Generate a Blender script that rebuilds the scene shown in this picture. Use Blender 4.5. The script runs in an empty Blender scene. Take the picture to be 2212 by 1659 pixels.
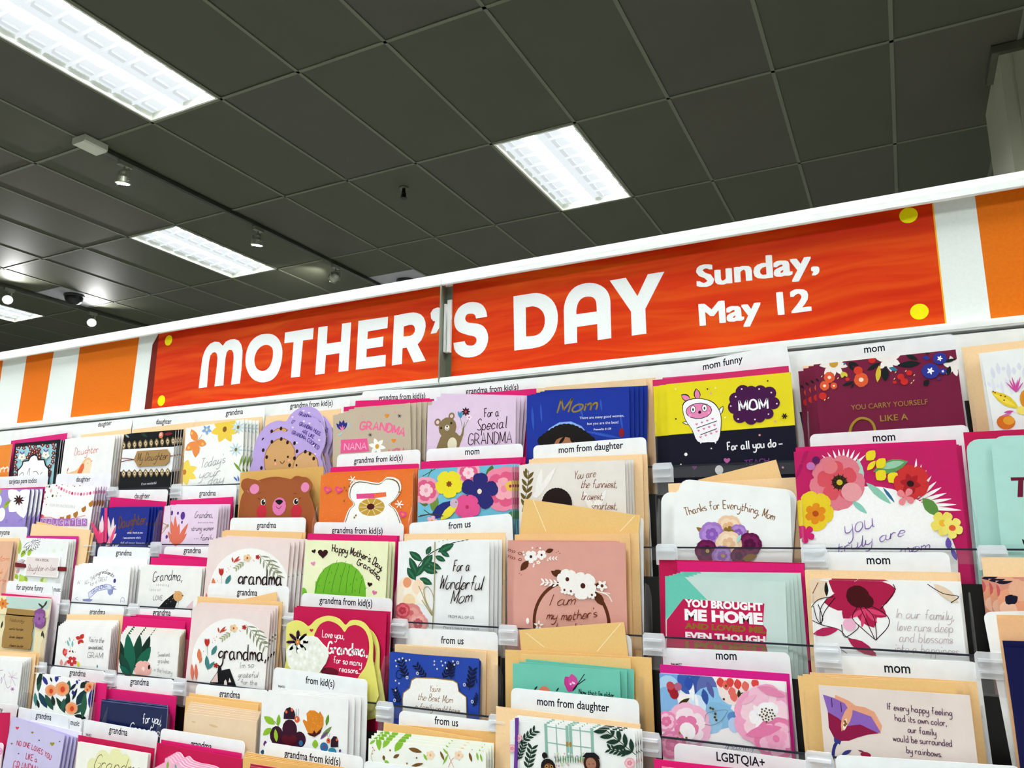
import bpy, math, random
from mathutils import Matrix, Vector
from mathutils.geometry import tessellate_polygon
random.seed(7)
S = bpy.context.scene
COL = S.collection
# ------------------------------------------------------------------ camera, world, exposure
EYE = 1.5                       # camera height above the floor
F, PCX, PCY = 1661.0, 1106.0, 829.5
def _axes():
    va = Vector((-2250 - PCX, -(1160 - PCY), -F)).normalized() * -1
    vb = Vector((1960 - PCX, -(1178 - PCY), -F)).normalized()
    z = va.cross(vb).normalized()
    return va, z.cross(va).normalized(), z
AX = _axes()                    # world axes X, Y (into the rack), Z seen from the camera
cam = bpy.data.objects.new('camera', bpy.data.cameras.new('camera'))
COL.objects.link(cam)
cam.data.sensor_width = 36.0
cam.data.lens = F / 2212 * 36.0
cam.data.clip_start = 0.02
cam.matrix_world = Matrix.Translation((0, 0, EYE)) @ Matrix(AX).to_4x4()
S.camera = cam
world = bpy.data.worlds.new('world'); S.world = world
world.use_nodes = True
world.node_tree.nodes['Background'].inputs[0].default_value = (0.80, 0.86, 0.82, 1)
world.node_tree.nodes['Background'].inputs[1].default_value = 0.30
S.view_settings.view_transform = 'Standard'
S.view_settings.look = 'None'
S.view_settings.exposure = 2.2
S.view_settings.gamma = 1.0
S.view_settings.use_curve_mapping = False
TUBE = 46.0                     # radiance of the fluorescent tubes
CEIL = EYE + 2.645

# ------------------------------------------------------------------ pixel frames (all in the 2212x1659 photograph)
ZM = dict(P=(0,0,1), Z3=(0,700,3.687), Z4=(500,800,3.318), W1=(1080,720,3.318), W2=(1640,700,3.858), W3=(0,1050,4.608),
          W4=(0,1300,4.608), W5=(400,1100,4.608), W6=(400,1300,4.608), W7=(800,1100,3.568), W8=(760,1300,3.352),
          U1=(1360,1140,3.687), U2=(1700,1100,2.969), U3=(1340,1400,4.809), H1=(320,580,3.16), H2=(940,520,4.096),
          H3=(1460,420,2.9415), N1=(0,900,7.373), N2=(0,1100,9.217), N3=(0,1380,9.217), N4=(0,1500,10.433),
          N5=(320,1540,4.608), N6=(2060,700,6.38), N7=(2060,1120,3.078))
def ray(x, y):
    c = Vector((x - PCX, -(y - PCY), -F))
    return Vector((AX[0].dot(c), AX[1].dot(c), AX[2].dot(c)))
def at(zm, p, Y):
    """point of the vertical plane at depth Y -> (X, Z)"""
    ox, oy, s = ZM[zm]
    d = ray(ox + p[0] / s, oy + p[1] / s)
    return (d.x * Y / d.y, EYE + d.z * Y / d.y)

# ------------------------------------------------------------------ materials
def lin(h):
    out = []
    for i in (0, 2, 4):
        c = int(h[i:i+2], 16) / 255
        out.append(c / 12.92 if c <= .04045 else ((c + .055) / 1.055) ** 2.4)
    return out + [1]
MC = {}
def mat(h, kind='paper'):
    """procedural material from an sRGB hex colour; kinds: paper, gloss, foil, plastic, metal"""
    k = (h, kind)
    if k in MC: return MC[k]
    m = bpy.data.materials.new(kind + '_' + h); m.use_nodes = True
    nt = m.node_tree; b = nt.nodes['Principled BSDF']
    c = lin(h)
    n = nt.nodes.new('ShaderNodeTexNoise'); n.inputs['Scale'].default_value = {'paper':420,'gloss':60,'foil':900,'plastic':80,'metal':60}[kind]
    n.inputs['Detail'].default_value = 3
    tc = nt.nodes.new('ShaderNodeTexCoord'); nt.links.new(tc.outputs['Object'], n.inputs['Vector'])
    mx = nt.nodes.new('ShaderNodeMix'); mx.data_type = 'RGBA'
    a = .07 if kind != 'foil' else .25
    mx.inputs[6].default_value = [max(0, v * (1 - a)) for v in c[:3]] + [1]
    mx.inputs[7].default_value = [min(1, v * (1 + a)) for v in c[:3]] + [1]
    nt.links.new(n.outputs['Fac'], mx.inputs[0]); nt.links.new(mx.outputs[2], b.inputs['Base Color'])
    b.inputs['Roughness'].default_value = {'paper':.62,'gloss':.3,'foil':.28,'plastic':.35,'metal':.4}[kind]
    b.inputs['Metallic'].default_value = {'foil':.75,'metal':.6}.get(kind, 0)
    b.inputs['Specular IOR Level'].default_value = {'paper':.15,'gloss':.3}.get(kind, .4)
    MC[k] = m
    return m
def emis(name, col, s):
    m = bpy.data.materials.new(name); m.use_nodes = True
    b = m.node_tree.nodes['Principled BSDF']
    b.inputs['Base Color'].default_value = (.03, .03, .03, 1)
    b.inputs['Specular IOR Level'].default_value = 0
    b.inputs['Emission Color'].default_value = col + (1,)
    b.inputs['Emission Strength'].default_value = s
    return m
def clear(name, tint, gloss, milk=0.0):
    """clear plastic: tinted transparency with a sharp reflection, optionally milky"""
    m = bpy.data.materials.new(name); m.use_nodes = True
    nt = m.node_tree; nt.nodes.clear()
    o = nt.nodes.new('ShaderNodeOutputMaterial'); t = nt.nodes.new('ShaderNodeBsdfTransparent'); g = nt.nodes.new('ShaderNodeBsdfGlossy')
    d = nt.nodes.new('ShaderNodeBsdfDiffuse'); d.inputs[0].default_value = (.97, .98, 1, 1)
    t.inputs[0].default_value = tint; g.inputs['Roughness'].default_value = .12
    a = nt.nodes.new('ShaderNodeMixShader'); a.inputs[0].default_value = gloss
    c = nt.nodes.new('ShaderNodeMixShader'); c.inputs[0].default_value = milk
    nt.links.new(t.outputs[0], a.inputs[1]); nt.links.new(g.outputs[0], a.inputs[2])
    nt.links.new(a.outputs[0], c.inputs[1]); nt.links.new(d.outputs[0], c.inputs[2]); nt.links.new(c.outputs[0], o.inputs[0])
    return m
CLEAR = clear('clear_plastic', (.99, .995, .995, 1), .025, .02)
FIN = clear('clear_divider_plastic', (.96, .95, .96, 1), .045, .04)
MILK = clear('frosted_plastic', (.97, .98, .99, 1), .08, .42)

# ------------------------------------------------------------------ object helpers
def link(name, verts, faces, mats, midx=None, parent=None, loc=(0,0,0)):
    me = bpy.data.meshes.new(name); me.from_pydata(verts, [], faces)
    for m in mats: me.materials.append(m)
    if midx is not None: me.polygons.foreach_set('material_index', midx)
    me.update()
    o = bpy.data.objects.new(name, me); COL.objects.link(o); o.location = loc
    if parent is not None: o.parent = parent
    return o
def tag(o, label=None, cat=None, group=None, kind=None):
    if label: o['label'] = label
    if cat: o['category'] = cat
    if group: o['group'] = group
    if kind: o['kind'] = kind
    return o
def empty(name, loc, label, cat, group=None):
    o = bpy.data.objects.new(name, None); COL.objects.link(o); o.location = loc; o.empty_display_size = .05
    return tag(o, label, cat, group)
class MB:
    """collects boxes, prisms and lathes into one mesh"""
    def __init__(s): s.v, s.f, s.i, s.m = [], [], [], []
    def mi(s, m):
        if m not in s.m: s.m.append(m)
        return s.m.index(m)
    def add(s, v, f, m):
        b = len(s.v); k = s.mi(m); s.v += [tuple(x) for x in v]
        for q in f: s.f.append([b + j for j in q]); s.i.append(k)
    def box(s, x0, x1, y0, y1, z0, z1, m, bev=0.0):
        if bev:
            o = bev
            pr = [(x0+o,z0),(x1-o,z0),(x1,z0+o),(x1,z1-o),(x1-o,z1),(x0+o,z1),(x0,z1-o),(x0,z0+o)]
            return s.prism(pr, y0, y1, m)
        v = [(x0,y0,z0),(x1,y0,z0),(x1,y1,z0),(x0,y1,z0),(x0,y0,z1),(x1,y0,z1),(x1,y1,z1),(x0,y1,z1)]
        s.add(v, [(0,3,2,1),(4,5,6,7),(0,1,5,4),(2,3,7,6),(1,2,6,5),(0,4,7,3)], m)
    def prism(s, pr, y0, y1, m, side=None):
        """outline in XZ (counter-clockwise seen from the front) extruded from y0 (front) to y1"""
        n = len(pr); v = [(x, y0, z) for x, z in pr] + [(x, y1, z) for x, z in pr]
        tri = tessellate_polygon([[Vector((x, z, 0)) for x, z in pr]])
        fr = []
        for t in tri:
            a, b, c = (pr[k] for k in t)
            if (b[0]-a[0])*(c[1]-a[1]) - (b[1]-a[1])*(c[0]-a[0]) < 0: t = (t[0], t[2], t[1])
            fr.append(tuple(t))
        s.add(v, fr, m)
        b = len(s.v) - 2*n; k = s.mi(side or m)
        for t in fr: s.f.append([b+n+t[2], b+n+t[1], b+n+t[0]]); s.i.append(s.mi(m))
        ar = sum(pr[j][0]*pr[(j+1)%n][1]-pr[(j+1)%n][0]*pr[j][1] for j in range(n))
        for j in range(n):
            q = (j+1) % n
            s.f.append([b+j, b+n+j, b+n+q, b+q] if ar > 0 else [b+j, b+q, b+n+q, b+n+j]); s.i.append(k)
    def lathe(s, c, prof, m, n=20, ax=(0,0,1)):
        q = Vector((0,0,1)).rotation_difference(Vector(ax)); v = []; f = []
        for r, h in prof:
            for k in range(n):
                a = 2*math.pi*k/n
                v.append(Vector(c) + q @ Vector((r*math.cos(a), r*math.sin(a), h)))
        for i in range(len(prof)-1):
            for k in range(n):
                f.append((i*n+k, i*n+(k+1)%n, (i+1)*n+(k+1)%n, (i+1)*n+k))
        f.append(tuple(range(n))[::-1]); f.append(tuple((len(prof)-1)*n+k for k in range(n)))
        s.add(v, f, m)
    def build(s, name, parent=None, loc=(0,0,0)):
        v = [(x-loc[0], y-loc[1], z-loc[2]) for x, y, z in s.v]
        return link(name, v, s.f, s.m, s.i, parent, (0,0,0) if parent is not None else loc)

# ------------------------------------------------------------------ lettering
FONT = {}
def bfont(txt, bold=0.0):
    """Blender's built-in font as triangles, cached: (triangles, x0, x1)"""
    k = (txt, bold)
    if k in FONT: return FONT[k]
    cu = bpy.data.curves.new('t', 'FONT'); cu.body = txt; cu.size = 1; cu.offset = bold; cu.resolution_u = 3
    o = bpy.data.objects.new('t', cu); COL.objects.link(o)
    me = bpy.data.meshes.new_from_object(o, depsgraph=None) if False else None
    dg = bpy.context.evaluated_depsgraph_get(); dg.update()
    me = o.evaluated_get(dg).to_mesh(); me.calc_loop_triangles()
    V = [(v.co.x, v.co.y) for v in me.vertices]
    T = [tuple(V[i] for i in t.vertices) for t in me.loop_triangles]
    o.evaluated_get(dg).to_mesh_clear()
    bpy.data.objects.remove(o); bpy.data.curves.remove(cu)
    xs = [p[0] for t in T for p in t] or [0, 1]
    FONT[k] = (T, min(xs), max(xs))
    return FONT[k]
# single-stroke hand alphabet: letters give points (x, y) in sixths of the x-height, a=0 for x, g=baseline for y
GL = dict(a="fldmblajbgdgfi fmfhhg", b="asag akcmelfjegcgah", c="fkdmblajbgdgfh", d="fldmblajbgdgfi fsfhgg", e="ajfjflcmbkaibgdgfh",
 f="frdscqcg amem", g="fldmblajbhdhfj fmfddabaab", h="asag akcmelfjfg", i="bmbhcg bpbq", j="cmcdbaab cpcq", k="asag elai bjeg", l="bsbhcg",
 m="amag akblcmdkdg dkfmgkgg", n="amag akcmelfjfg", o="dmblaibgdgfifldm", p="amaa akcmelfjegcgah", q="fldmblajbgdgfi fmfagb", r="amag akcmel",
 s="elcmalakcjeiehcgah", t="bqbhcgeh amem", u="amahbgdgfi fmfhgg", v="amcg cgem", w="ambg bgdl dlfg fghm", x="amfg fmag", y="amaibhdhfj fmfddabaab", z="amem emag agfg",
 A="agdsgg bkfk", B="asag ascsepcmam amdmfjegag", C="gqesbqajbhdggh", D="asag ascsfpfkdgag", E="fsas asag agfg amem", F="fsas asag amem",
 G="gqesbqajbhdggigldl", H="asag gsgg amgm", I="asag", J="esehcgah", K="asag fsam bnfg", L="asag agfg", M="agas asdi digs gsgg", N="agas asgg gggs",
 O="dsbqajbhdgfhgjfqds", P="asag ascsfpdlal", Q="dsbqajbhdgfhgjfqds ejhf", R="asag ascsfpdlal clgg", S="fqdsbrapcmfjfhdgah", T="asgs dsdg",
 U="asaibgegfifs", V="asdg dggs", W="asbg bgdp dpfg fghs", X="asgg gsag", Y="asdm gsdmdg", Z="asgs gsag aggg")
GL.update({"'":"asaq", ",":"bhae", ".":"agah", "!":"asaj agah", "-":"ajdj", ":":"agah ajak", "1":"bqdsdg", "2":"aqcsepelaagg"})
STR8 = set("AEFHIKLMNTVWXYZvwxz,.'-!:1")
def catmull(P, n=3, closed=False):
    if len(P) < 3: return list(P)
    out = []; N = len(P)
    for i in range(N if closed else N-1):
        g = (lambda j: P[j % N]) if closed else (lambda j: P[max(0, min(N-1, j))])
        a, b, c, d = g(i-1), g(i), g(i+1), g(i+2)
        for k in range(n):
            t = k/n
            out.append(tuple(.5*((2*b[q])+(-a[q]+c[q])*t+(2*a[q]-5*b[q]+4*c[q]-d[q])*t*t+(-a[q]+3*b[q]-3*c[q]+d[q])*t**3) for q in (0,1)))
    if not closed: out.append(P[-1])
    return out
def ribbon(P, w, taper=False):
    """list of triangles for a stroke of width w"""
    T = []; n = len(P); L = []
    for i in range(n):
        a = P[max(0,i-1)]; b = P[min(n-1,i+1)]
        dx, dy = b[0]-a[0], b[1]-a[1]; l = math.hypot(dx, dy) or 1e-9
        k = w/2 * (1 if not taper else (.35 + .65*math.sin(math.pi*(i+.6)/(n+.2))))
        L.append(((P[i][0]-dy/l*k, P[i][1]+dx/l*k), (P[i][0]+dy/l*k, P[i][1]-dx/l*k)))
    for i in range(n-1):
        a, b = L[i]; c, d = L[i+1]
        T += [(a, b, d), (a, d, c)]
    return T
def hand(txt, sl=0.0, sp=1.0, join=False):
    """strokes in units of cap height 1, baseline 0; returns (strokes, width)"""
    x = 0; out = []; prev = None
    for ch in txt:
        if ch == ' ': x += 4.5*sp; prev = None; continue
        g = GL.get(ch) or GL.get(ch.lower())
        if not g: x += 3; continue
        mxx = 0; first = True
        for st in g.split():
            P = [(ord(st[i])-97, ord(st[i+1])-103) for i in range(0, len(st), 2)]
            mxx = max(mxx, max(p[0] for p in P))
            if ch not in STR8: P = catmull(P, 3)
            Q = [((x+p[0]+sl*p[1])/12, p[1]/12) for p in P]
            if join and first and prev and ch.islower():
                a, b = prev, Q[0]
                if 0 < b[0]-a[0] < .6: out.append([a, (a[0]+(b[0]-a[0])*.45, a[1]+(b[1]-a[1])*.2), (a[0]+(b[0]-a[0])*.8, a[1]+(b[1]-a[1])*.65), b])
            first = False
            out.append(Q)
        prev = out[-1][-1] if (join and ch.islower() and ch not in 'gjpqyf' and out[-1][-1][1] < .35) else None
        x += mxx + 1.7*sp
    return out, max(.1, (x-1.7*sp)/12)
def clip(T, hp):
    """clip triangles by half-planes (nx, nz, d): keep nx*x+nz*z<=d"""
    out = []
    for t in T:
        P = list(t)
        for nx, nz, d in hp:
            Q = []
            for i in range(len(P)):
                a, b = P[i-1], P[i]
                fa, fb = nx*a[0]+nz*a[1]-d, nx*b[0]+nz*b[1]-d
                if (fa <= 0) != (fb <= 0):
                    u = fa/(fa-fb); Q.append((a[0]+(b[0]-a[0])*u, a[1]+(b[1]-a[1])*u))
                if fb <= 0: Q.append(b)
            P = Q
            if len(P) < 3: break
        for i in range(1, len(P)-1): out.append((P[0], P[i], P[i+1]))
    return out
class Art:
    """flat print drawn in one zoom frame of the photograph and laid on the plane Y"""
    def __init__(s, zm, Y): s.z, s.Y, s.L = zm, Y, []
    def q(s, p): return at(s.z, p, s.Y)
    def raw(s, T, c, k='paper'): s.L.append((T, c, k))
    def p(s, P, c, k='paper', sm=False):
        if sm: P = catmull(P, 3, True)
        W = [s.q(p) for p in P]
        tr = tessellate_polygon([[Vector((x, z, 0)) for x, z in W]])
        s.raw([tuple(W[i] for i in t) for t in tr], c, k)
    def d(s, x, y, r, c, k='paper', ry=None, n=14):
        cx, cz = s.q((x, y)); rz = abs(s.q((x, y-(ry or r)))[1]-cz); rx = abs(s.q((x+r, y))[0]-cx) if ry else rz
        W = [(cx+rx*math.cos(6.2832*i/n), cz+rz*math.sin(6.2832*i/n)) for i in range(n)]
        s.raw([(W[0], W[i], W[i+1]) for i in range(1, n-1)], c, k)
    def ds(s, L, r, c, k='paper'):
        for x, y in L: s.d(x, y, r, c, k, n=8)
    def l(s, x0, y0, x1, y1, w, c, k='paper', rd=False):
        dx, dy = x1-x0, y1-y0; L = math.hypot(dx, dy) or 1; nx, ny = -dy/L*w/2, dx/L*w/2
        f = [(0,0),(.18,.62),(.4,1),(.65,.9),(.87,.45),(1,0),(.87,-.45),(.65,-.9),(.4,-1),(.18,-.62)] if not rd else \
            [(0,0),(.12,.3),(.35,.74),(.6,1),(.82,.93),(.95,.6),(1,.12),(.97,-.15),(.95,-.55),(.82,-.93),(.6,-1),(.35,-.74),(.12,-.3)]
        s.p([(x0+dx*a+nx*b, y0+dy*a+ny*b) for a, b in f], c, k)
    def f(s, x, y, r, n, c, cc='e8b030', rot=0.0, pw=.75, cr=.28, k='paper'):
        for i in range(n):
            a = rot+6.2832*i/n
            s.l(x, y, x+r*math.cos(a), y+r*math.sin(a), r*pw, c, k, rd=pw >= .7 and n <= 7)
        if cc: s.d(x, y, r*cr, cc)
    def h(s, x, y, r, c, k='paper', rot=0.0):
        P = []
        for i in range(16):
            t = 6.2832*i/16
            a, b = 16*math.sin(t)**3/16, -(13*math.cos(t)-5*math.cos(2*t)-2*math.cos(3*t)-math.cos(4*t))/16
            P.append((x+r*(a*math.cos(rot)-b*math.sin(rot)), y+r*(a*math.sin(rot)+b*math.cos(rot))))
        s.p(P, c, k)
    def s(s_, P, w, c, k='paper', sm=True, taper=False):
        if sm: P = catmull(P, 4)
        W = [s_.q(p) for p in P]
        wz = abs(s_.q((P[0][0], P[0][1]+w))[1]-W[0][1])
        s_.raw(ribbon(W, wz, taper), c, k)
    def line(s, base):
        B = [s.q(p) for p in base]
        if len(B) > 2: B = catmull(B, 5)
        acc = [0]
        for i in range(1, len(B)): acc.append(acc[-1]+math.hypot(B[i][0]-B[i-1][0], B[i][1]-B[i-1][1]))
        def f(u, v):
            d = max(0, u)*acc[-1]; i = 1
            while i < len(B)-1 and acc[i] < d: i += 1
            a, b = B[i-1], B[i]; L = acc[i]-acc[i-1] or 1e-9; t = (d-acc[i-1])/L
            tx, tz = (b[0]-a[0])/L, (b[1]-a[1])/L
            return (a[0]+(b[0]-a[0])*t - tz*v, a[1]+(b[1]-a[1])*t + tx*v)
        return f
    def t(s, txt, base, h, w, c, k='paper', sl=0.0, sp=1.0, nib=False):
        """handwriting along a baseline given by its pixel points; h = cap height, w = pen width in px"""
        st, W = hand(txt, sl, sp, sl >= .2); f = s.line(base)
        x, y = base[0]; z0 = s.q((x, y))[1]; hz = s.q((x, y-h))[1]-z0; wz = abs(s.q((x, y-w))[1]-z0)
        T = []
        for P in st: T += ribbon([f(a/W, b*hz) for a, b in P], wz, nib)
        s.raw(T, c, k)
    def b(s, txt, base, h, c, k='paper', bold=0.0, it=0.0):
        """printed lettering (built-in font) along a baseline; h = cap height in px"""
        T, x0, x1 = bfont(txt, bold); f = s.line(base)
        x, y = base[0]; hz = (s.q((x, y-h))[1]-s.q((x, y))[1])/.73
        s.raw([tuple(f((p[0]-x0+it*p[1])/(x1-x0), p[1]*hz) for p in t) for t in T], c, k)
LAY = 0.000008
def print_on(v, f, mi, mats, art, Yf, hp, ox, oz, oy=0.0):
    """adds the art to a mesh as faces just proud of the plane y=Yf (local)"""
    for n, (T, c, k) in enumerate(art.L):
        if hp: T = clip(T, hp)
        m = mat(c, k)
        if m not in mats: mats.append(m)
        q = mats.index(m); y = Yf - .00006 - LAY*n
        for t in T:
            (ax, az), (bx, bz), (cx, cz) = t
            ar = (bx-ax)*(cz-az)-(bz-az)*(cx-ax)
            if abs(ar) < 1e-13: continue
            b = len(v); v += [(ax-ox, y, az-oz), (bx-ox, y, bz-oz), (cx-ox, y, cz-oz)]
            f.append((b, b+1, b+2) if ar > 0 else (b, b+2, b+1)); mi.append(q)

# ================================================================== the room
TX, TY = .6096, 1.205
gx = lambda i: .156 + TX*i
gy = lambda j: 2.978 + TY*j
RX0, RX1, RY0, RY1 = gx(-24), gx(9), gy(-6), gy(5)
def wood_floor():
    m = bpy.data.materials.new('pale_vinyl_floor'); m.use_nodes = True
    nt = m.node_tree; b = nt.nodes['Principled BSDF']; c = nt.nodes.new('ShaderNodeTexChecker')
    c.inputs['Scale'].default_value = 1.6; c.inputs[1].default_value = (.42,.41,.38,1); c.inputs[2].default_value = (.38,.37,.35,1)
    tc = nt.nodes.new('ShaderNodeTexCoord'); nt.links.new(tc.outputs['Object'], c.inputs['Vector']); nt.links.new(c.outputs[0], b.inputs['Base Color'])
    b.inputs['Roughness'].default_value = .35
    return m
def tile_mat(name, col, rough):
    m = bpy.data.materials.new(name); m.use_nodes = True
    nt = m.node_tree; b = nt.nodes['Principled BSDF']
    n = nt.nodes.new('ShaderNodeTexNoise'); n.inputs['Scale'].default_value = 260; n.inputs['Detail'].default_value = 4
    n2 = nt.nodes.new('ShaderNodeTexNoise'); n2.inputs['Scale'].default_value = 2.2
    tc = nt.nodes.new('ShaderNodeTexCoord')
    for q in (n, n2): nt.links.new(tc.outputs['Object'], q.inputs['Vector'])
    r = nt.nodes.new('ShaderNodeMix'); r.data_type = 'RGBA'
    r.inputs[6].default_value = [v*.9 for v in col]+[1]; r.inputs[7].default_value = [v*1.1 for v in col]+[1]
    nt.links.new(n2.outputs['Fac'], r.inputs[0]); nt.links.new(r.outputs[2], b.inputs['Base Color'])
    bp = nt.nodes.new('ShaderNodeBump'); bp.inputs['Strength'].default_value = .25; bp.inputs['Distance'].default_value = .002
    nt.links.new(n.outputs['Fac'], bp.inputs['Height']); nt.links.new(bp.outputs[0], b.inputs['Normal'])
    b.inputs['Roughness'].default_value = rough; b.inputs['Specular IOR Level'].default_value = .16
    return m
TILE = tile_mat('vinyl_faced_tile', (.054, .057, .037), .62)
TILEW = tile_mat('new_white_tile', (.25, .255, .27), .6)
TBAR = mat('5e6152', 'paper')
b = MB(); b.box(RX0, RX1, RY0, RY1, -.1, 0, wood_floor()); tag(b.build('floor'), kind='structure')
WALLM = mat('9a9c94', 'paper')
for nm, bx in (('wall_back', (RX0-.1, RX1+.1, RY1, RY1+.1)), ('wall_front', (RX0-.1, RX1+.1, RY0-.1, RY0)),
               ('wall_left', (RX0-.1, RX0, RY0, RY1)), ('wall_right', (RX1, RX1+.1, RY0, RY1))):
    b = MB(); b.box(bx[0], bx[1], bx[2], bx[3], 0, CEIL+.12, WALLM); tag(b.build(nm), kind='structure')
ceil = bpy.data.objects.new('ceiling', None); COL.objects.link(ceil); ceil.location = (0, 0, CEIL); tag(ceil, kind='structure')
b = MB(); b.box(RX0, RX1, RY0, RY1, .16, .26, WALLM); b.build('slab', ceil)
lights = {(-7,-1), (-4,1), (-10,1), (-16,1), (-1,-1), (-13,-1), (5,-1), (-4,-3), (-10,-3), (2,-3), (-16,-3), (-7,3), (-13,3), (-1,3), (-7,-5), (-1,-5), (-13,-5)}
white_half = {(-14,1):1, (-8,2):1}
base = None
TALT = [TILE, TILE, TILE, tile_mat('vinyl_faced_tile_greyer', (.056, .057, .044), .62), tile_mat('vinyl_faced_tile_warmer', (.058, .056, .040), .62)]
bases = []
for tm in TALT:
    tb = MB(); tb.box(.004, TX-.004, .004, TY-.004, .006, .022, tm); bases.append([tb, None])
for i in range(-24, 9):
    for j in range(-1, 4):
        if (i, j) in lights: continue
        if (i, j) in white_half:
            for hh in (0, 1):
                m = MB(); m.box(.004, TX-.004, .004, TY/2-.004, .006, .022, TILEW if hh == 1 else TILE)
                o = m.build('tile', ceil); o.location = (gx(i), gy(j)+hh*TY/2, 0)
                if hh: tag(o, 'newer whiter ceiling tile')
            continue
        bs = bases[random.randrange(len(bases))]
        if bs[1] is None:
            bs[1] = bs[0].build('tile', ceil); o = bs[1]
        else:
            o = bs[1].copy(); COL.objects.link(o)
        o.location = (gx(i), gy(j), random.uniform(-.0006, .0012))
        o.rotation_euler = (random.uniform(-.0009, .0009), random.uniform(-.0014, .0014), 0)
# rest of the tiles behind the camera, never in view: one field
b = MB()
for i in range(-24, 9):
    for j in list(range(-6, -1)) + [4]:
        if (i, j) in lights: continue
        b.box(gx(i)+.004, gx(i+1)-.004, gy(j)+.004, gy(j+1)-.004, .006, .022, TILE)
tag(b.build('tile_field', ceil), kind='stuff')
def bar(x0, x1, y0, y1):
    m = MB(); m.box(x0, x1, y0, y1, 0, .005, TBAR); xm, ym = (x0+x1)/2, (y0+y1)/2
    if x1-x0 < y1-y0: m.box(xm-.002, xm+.002, y0, y1, .005, .035, TBAR)
    else: m.box(x0, x1, ym-.002, ym+.002, .005, .035, TBAR)
    m.build('grid_bar', ceil)
for i in range(-23, 9): bar(gx(i)-.0105, gx(i)+.0105, RY0, RY1)
for j in range(-5, 5): bar(RX0, RX1, gy(j)-.0105, gy(j)+.0105)

# ---- recessed fluorescent fittings
LENS = emis('prismatic_lens', (.90, .97, 1.0), .20)
BAFF = emis('lens_baffle', (.88, .95, .98), .168)
TUBEM = emis('fluorescent_tube', (.94, .99, 1.0), TUBE)
HOUS = mat('c9ccc0', 'metal')
TROF = {(-7,-1):'large ceiling light panel cut off by the top left corner of the view',
        (-4,1):'ceiling light panel above the apostrophe and the word DAY, alone over the sign',
        (-10,1):'ceiling light panel behind the long spotlight track, above the word MOTHER',
        (-16,1):'most distant ceiling light panel at the left edge, below a glowing spotlight'}
proto = None
def troffer(i, j):
    global proto
    lab = TROF.get((i, j), 'fluorescent ceiling light panel outside the view')
    if proto is None:
        t = empty('ceiling_light', (0,0,0), lab, 'ceiling light', 'recessed fluorescent light panels')
        w, h = TX-.024, TY-.024
        m = MB(); m.box(0, w, 0, .014, -.002, .09, HOUS); m.box(0, w, h-.014, h, -.002, .09, HOUS)
        m.box(0, .014, .014, h-.014, -.002, .09, HOUS); m.box(w-.014, w, .014, h-.014, -.002, .09, HOUS); m.box(0, w, 0, h, .09, .1, HOUS)
        m.build('housing', t)
        m = MB(); m.box(.014, w-.014, .014, h-.014, .05, .054, LENS); m.build('lens', t)
        for q in (0, 1):
            x = .014 + (w-.028)*(.36+.5*q)
            m = MB(); n = 8
            for r in range(n):
                y0 = .014+(h-.028)*r/n
                m.box(x-.045, x+.045, y0+.022, y0+(h-.028)/n-.022, .046, .0495, TUBEM)
            m.build('lamp_tube', t)
        nb = None
        for q in range(2):
            for r in range(8):
                x = .014+(w-.028)*q/2; y = .014+(h-.028)*r/8
                if nb is None:
                    m = MB(); m.box(.055, .085, .022, .118, .026, .046, BAFF); nb = m.build('baffle', t); o = nb
                else: o = nb.copy(); COL.objects.link(o); o.parent = t
                o.location = (x, y, 0)
        m = MB()
        for r in range(1, 8):
            y = .014+(h-.028)*r/8; m.box(.014, w-.014, y-.0015, y+.0015, .024, .05, LENS)
        m.box(w/2-.002, w/2+.002, .014, h-.014, .024, .05, LENS)
        m.build('cell_divider', t)
        proto = t
    else:
        t = proto.copy(); COL.objects.link(t); t['label'] = lab
        for c in proto.children:
            k = c.copy(); COL.objects.link(k); k.parent = t
    t.location = (gx(i)+.012, gy(j)+.012, CEIL)
for ij in [(-7,-1)] + sorted(lights - {(-7,-1)}): troffer(*ij)

# ---- spotlight tracks
TRK = mat('45473d', 'metal'); TRKD = mat('2a2c26', 'metal'); HEAD = mat('8c8f80', 'metal')
SPOTE = emis('spot_lamp', (1, .98, .95), 14.0)
def track(x, y0, y1, lab, box):
    t = empty('track_rail', (x, y0, CEIL), lab, 'track light', None)
    m = MB(); m.box(-.019, .019, 0, y1-y0, -.028, 0, TRK); m.box(-.019, -.0185, 0, y1-y0, -.026, -.004, TRKD)
    m.build('rail', t)
    m = MB(); m.box(-.008, .008, .02, y1-y0-.02, -.0285, -.0278, TRKD); m.build('conductor_slot', t)
    if box:
        m = MB(); m.prism([(-.055,-.05),(.055,-.05),(.065,-.04),(.065,0),(-.065,0),(-.065,-.04)], -.17, .0, mat('a9ac9c','plastic')); m.build('feed_box', t)
track(-4.69, 3.04, 8.2, 'long spotlight track with a feed box at its near end, carrying three spotlights', True)
track(-8.24, 3.2, 8.2, 'spotlight track at the far left of the ceiling, behind the black camera dome', False)
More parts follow.
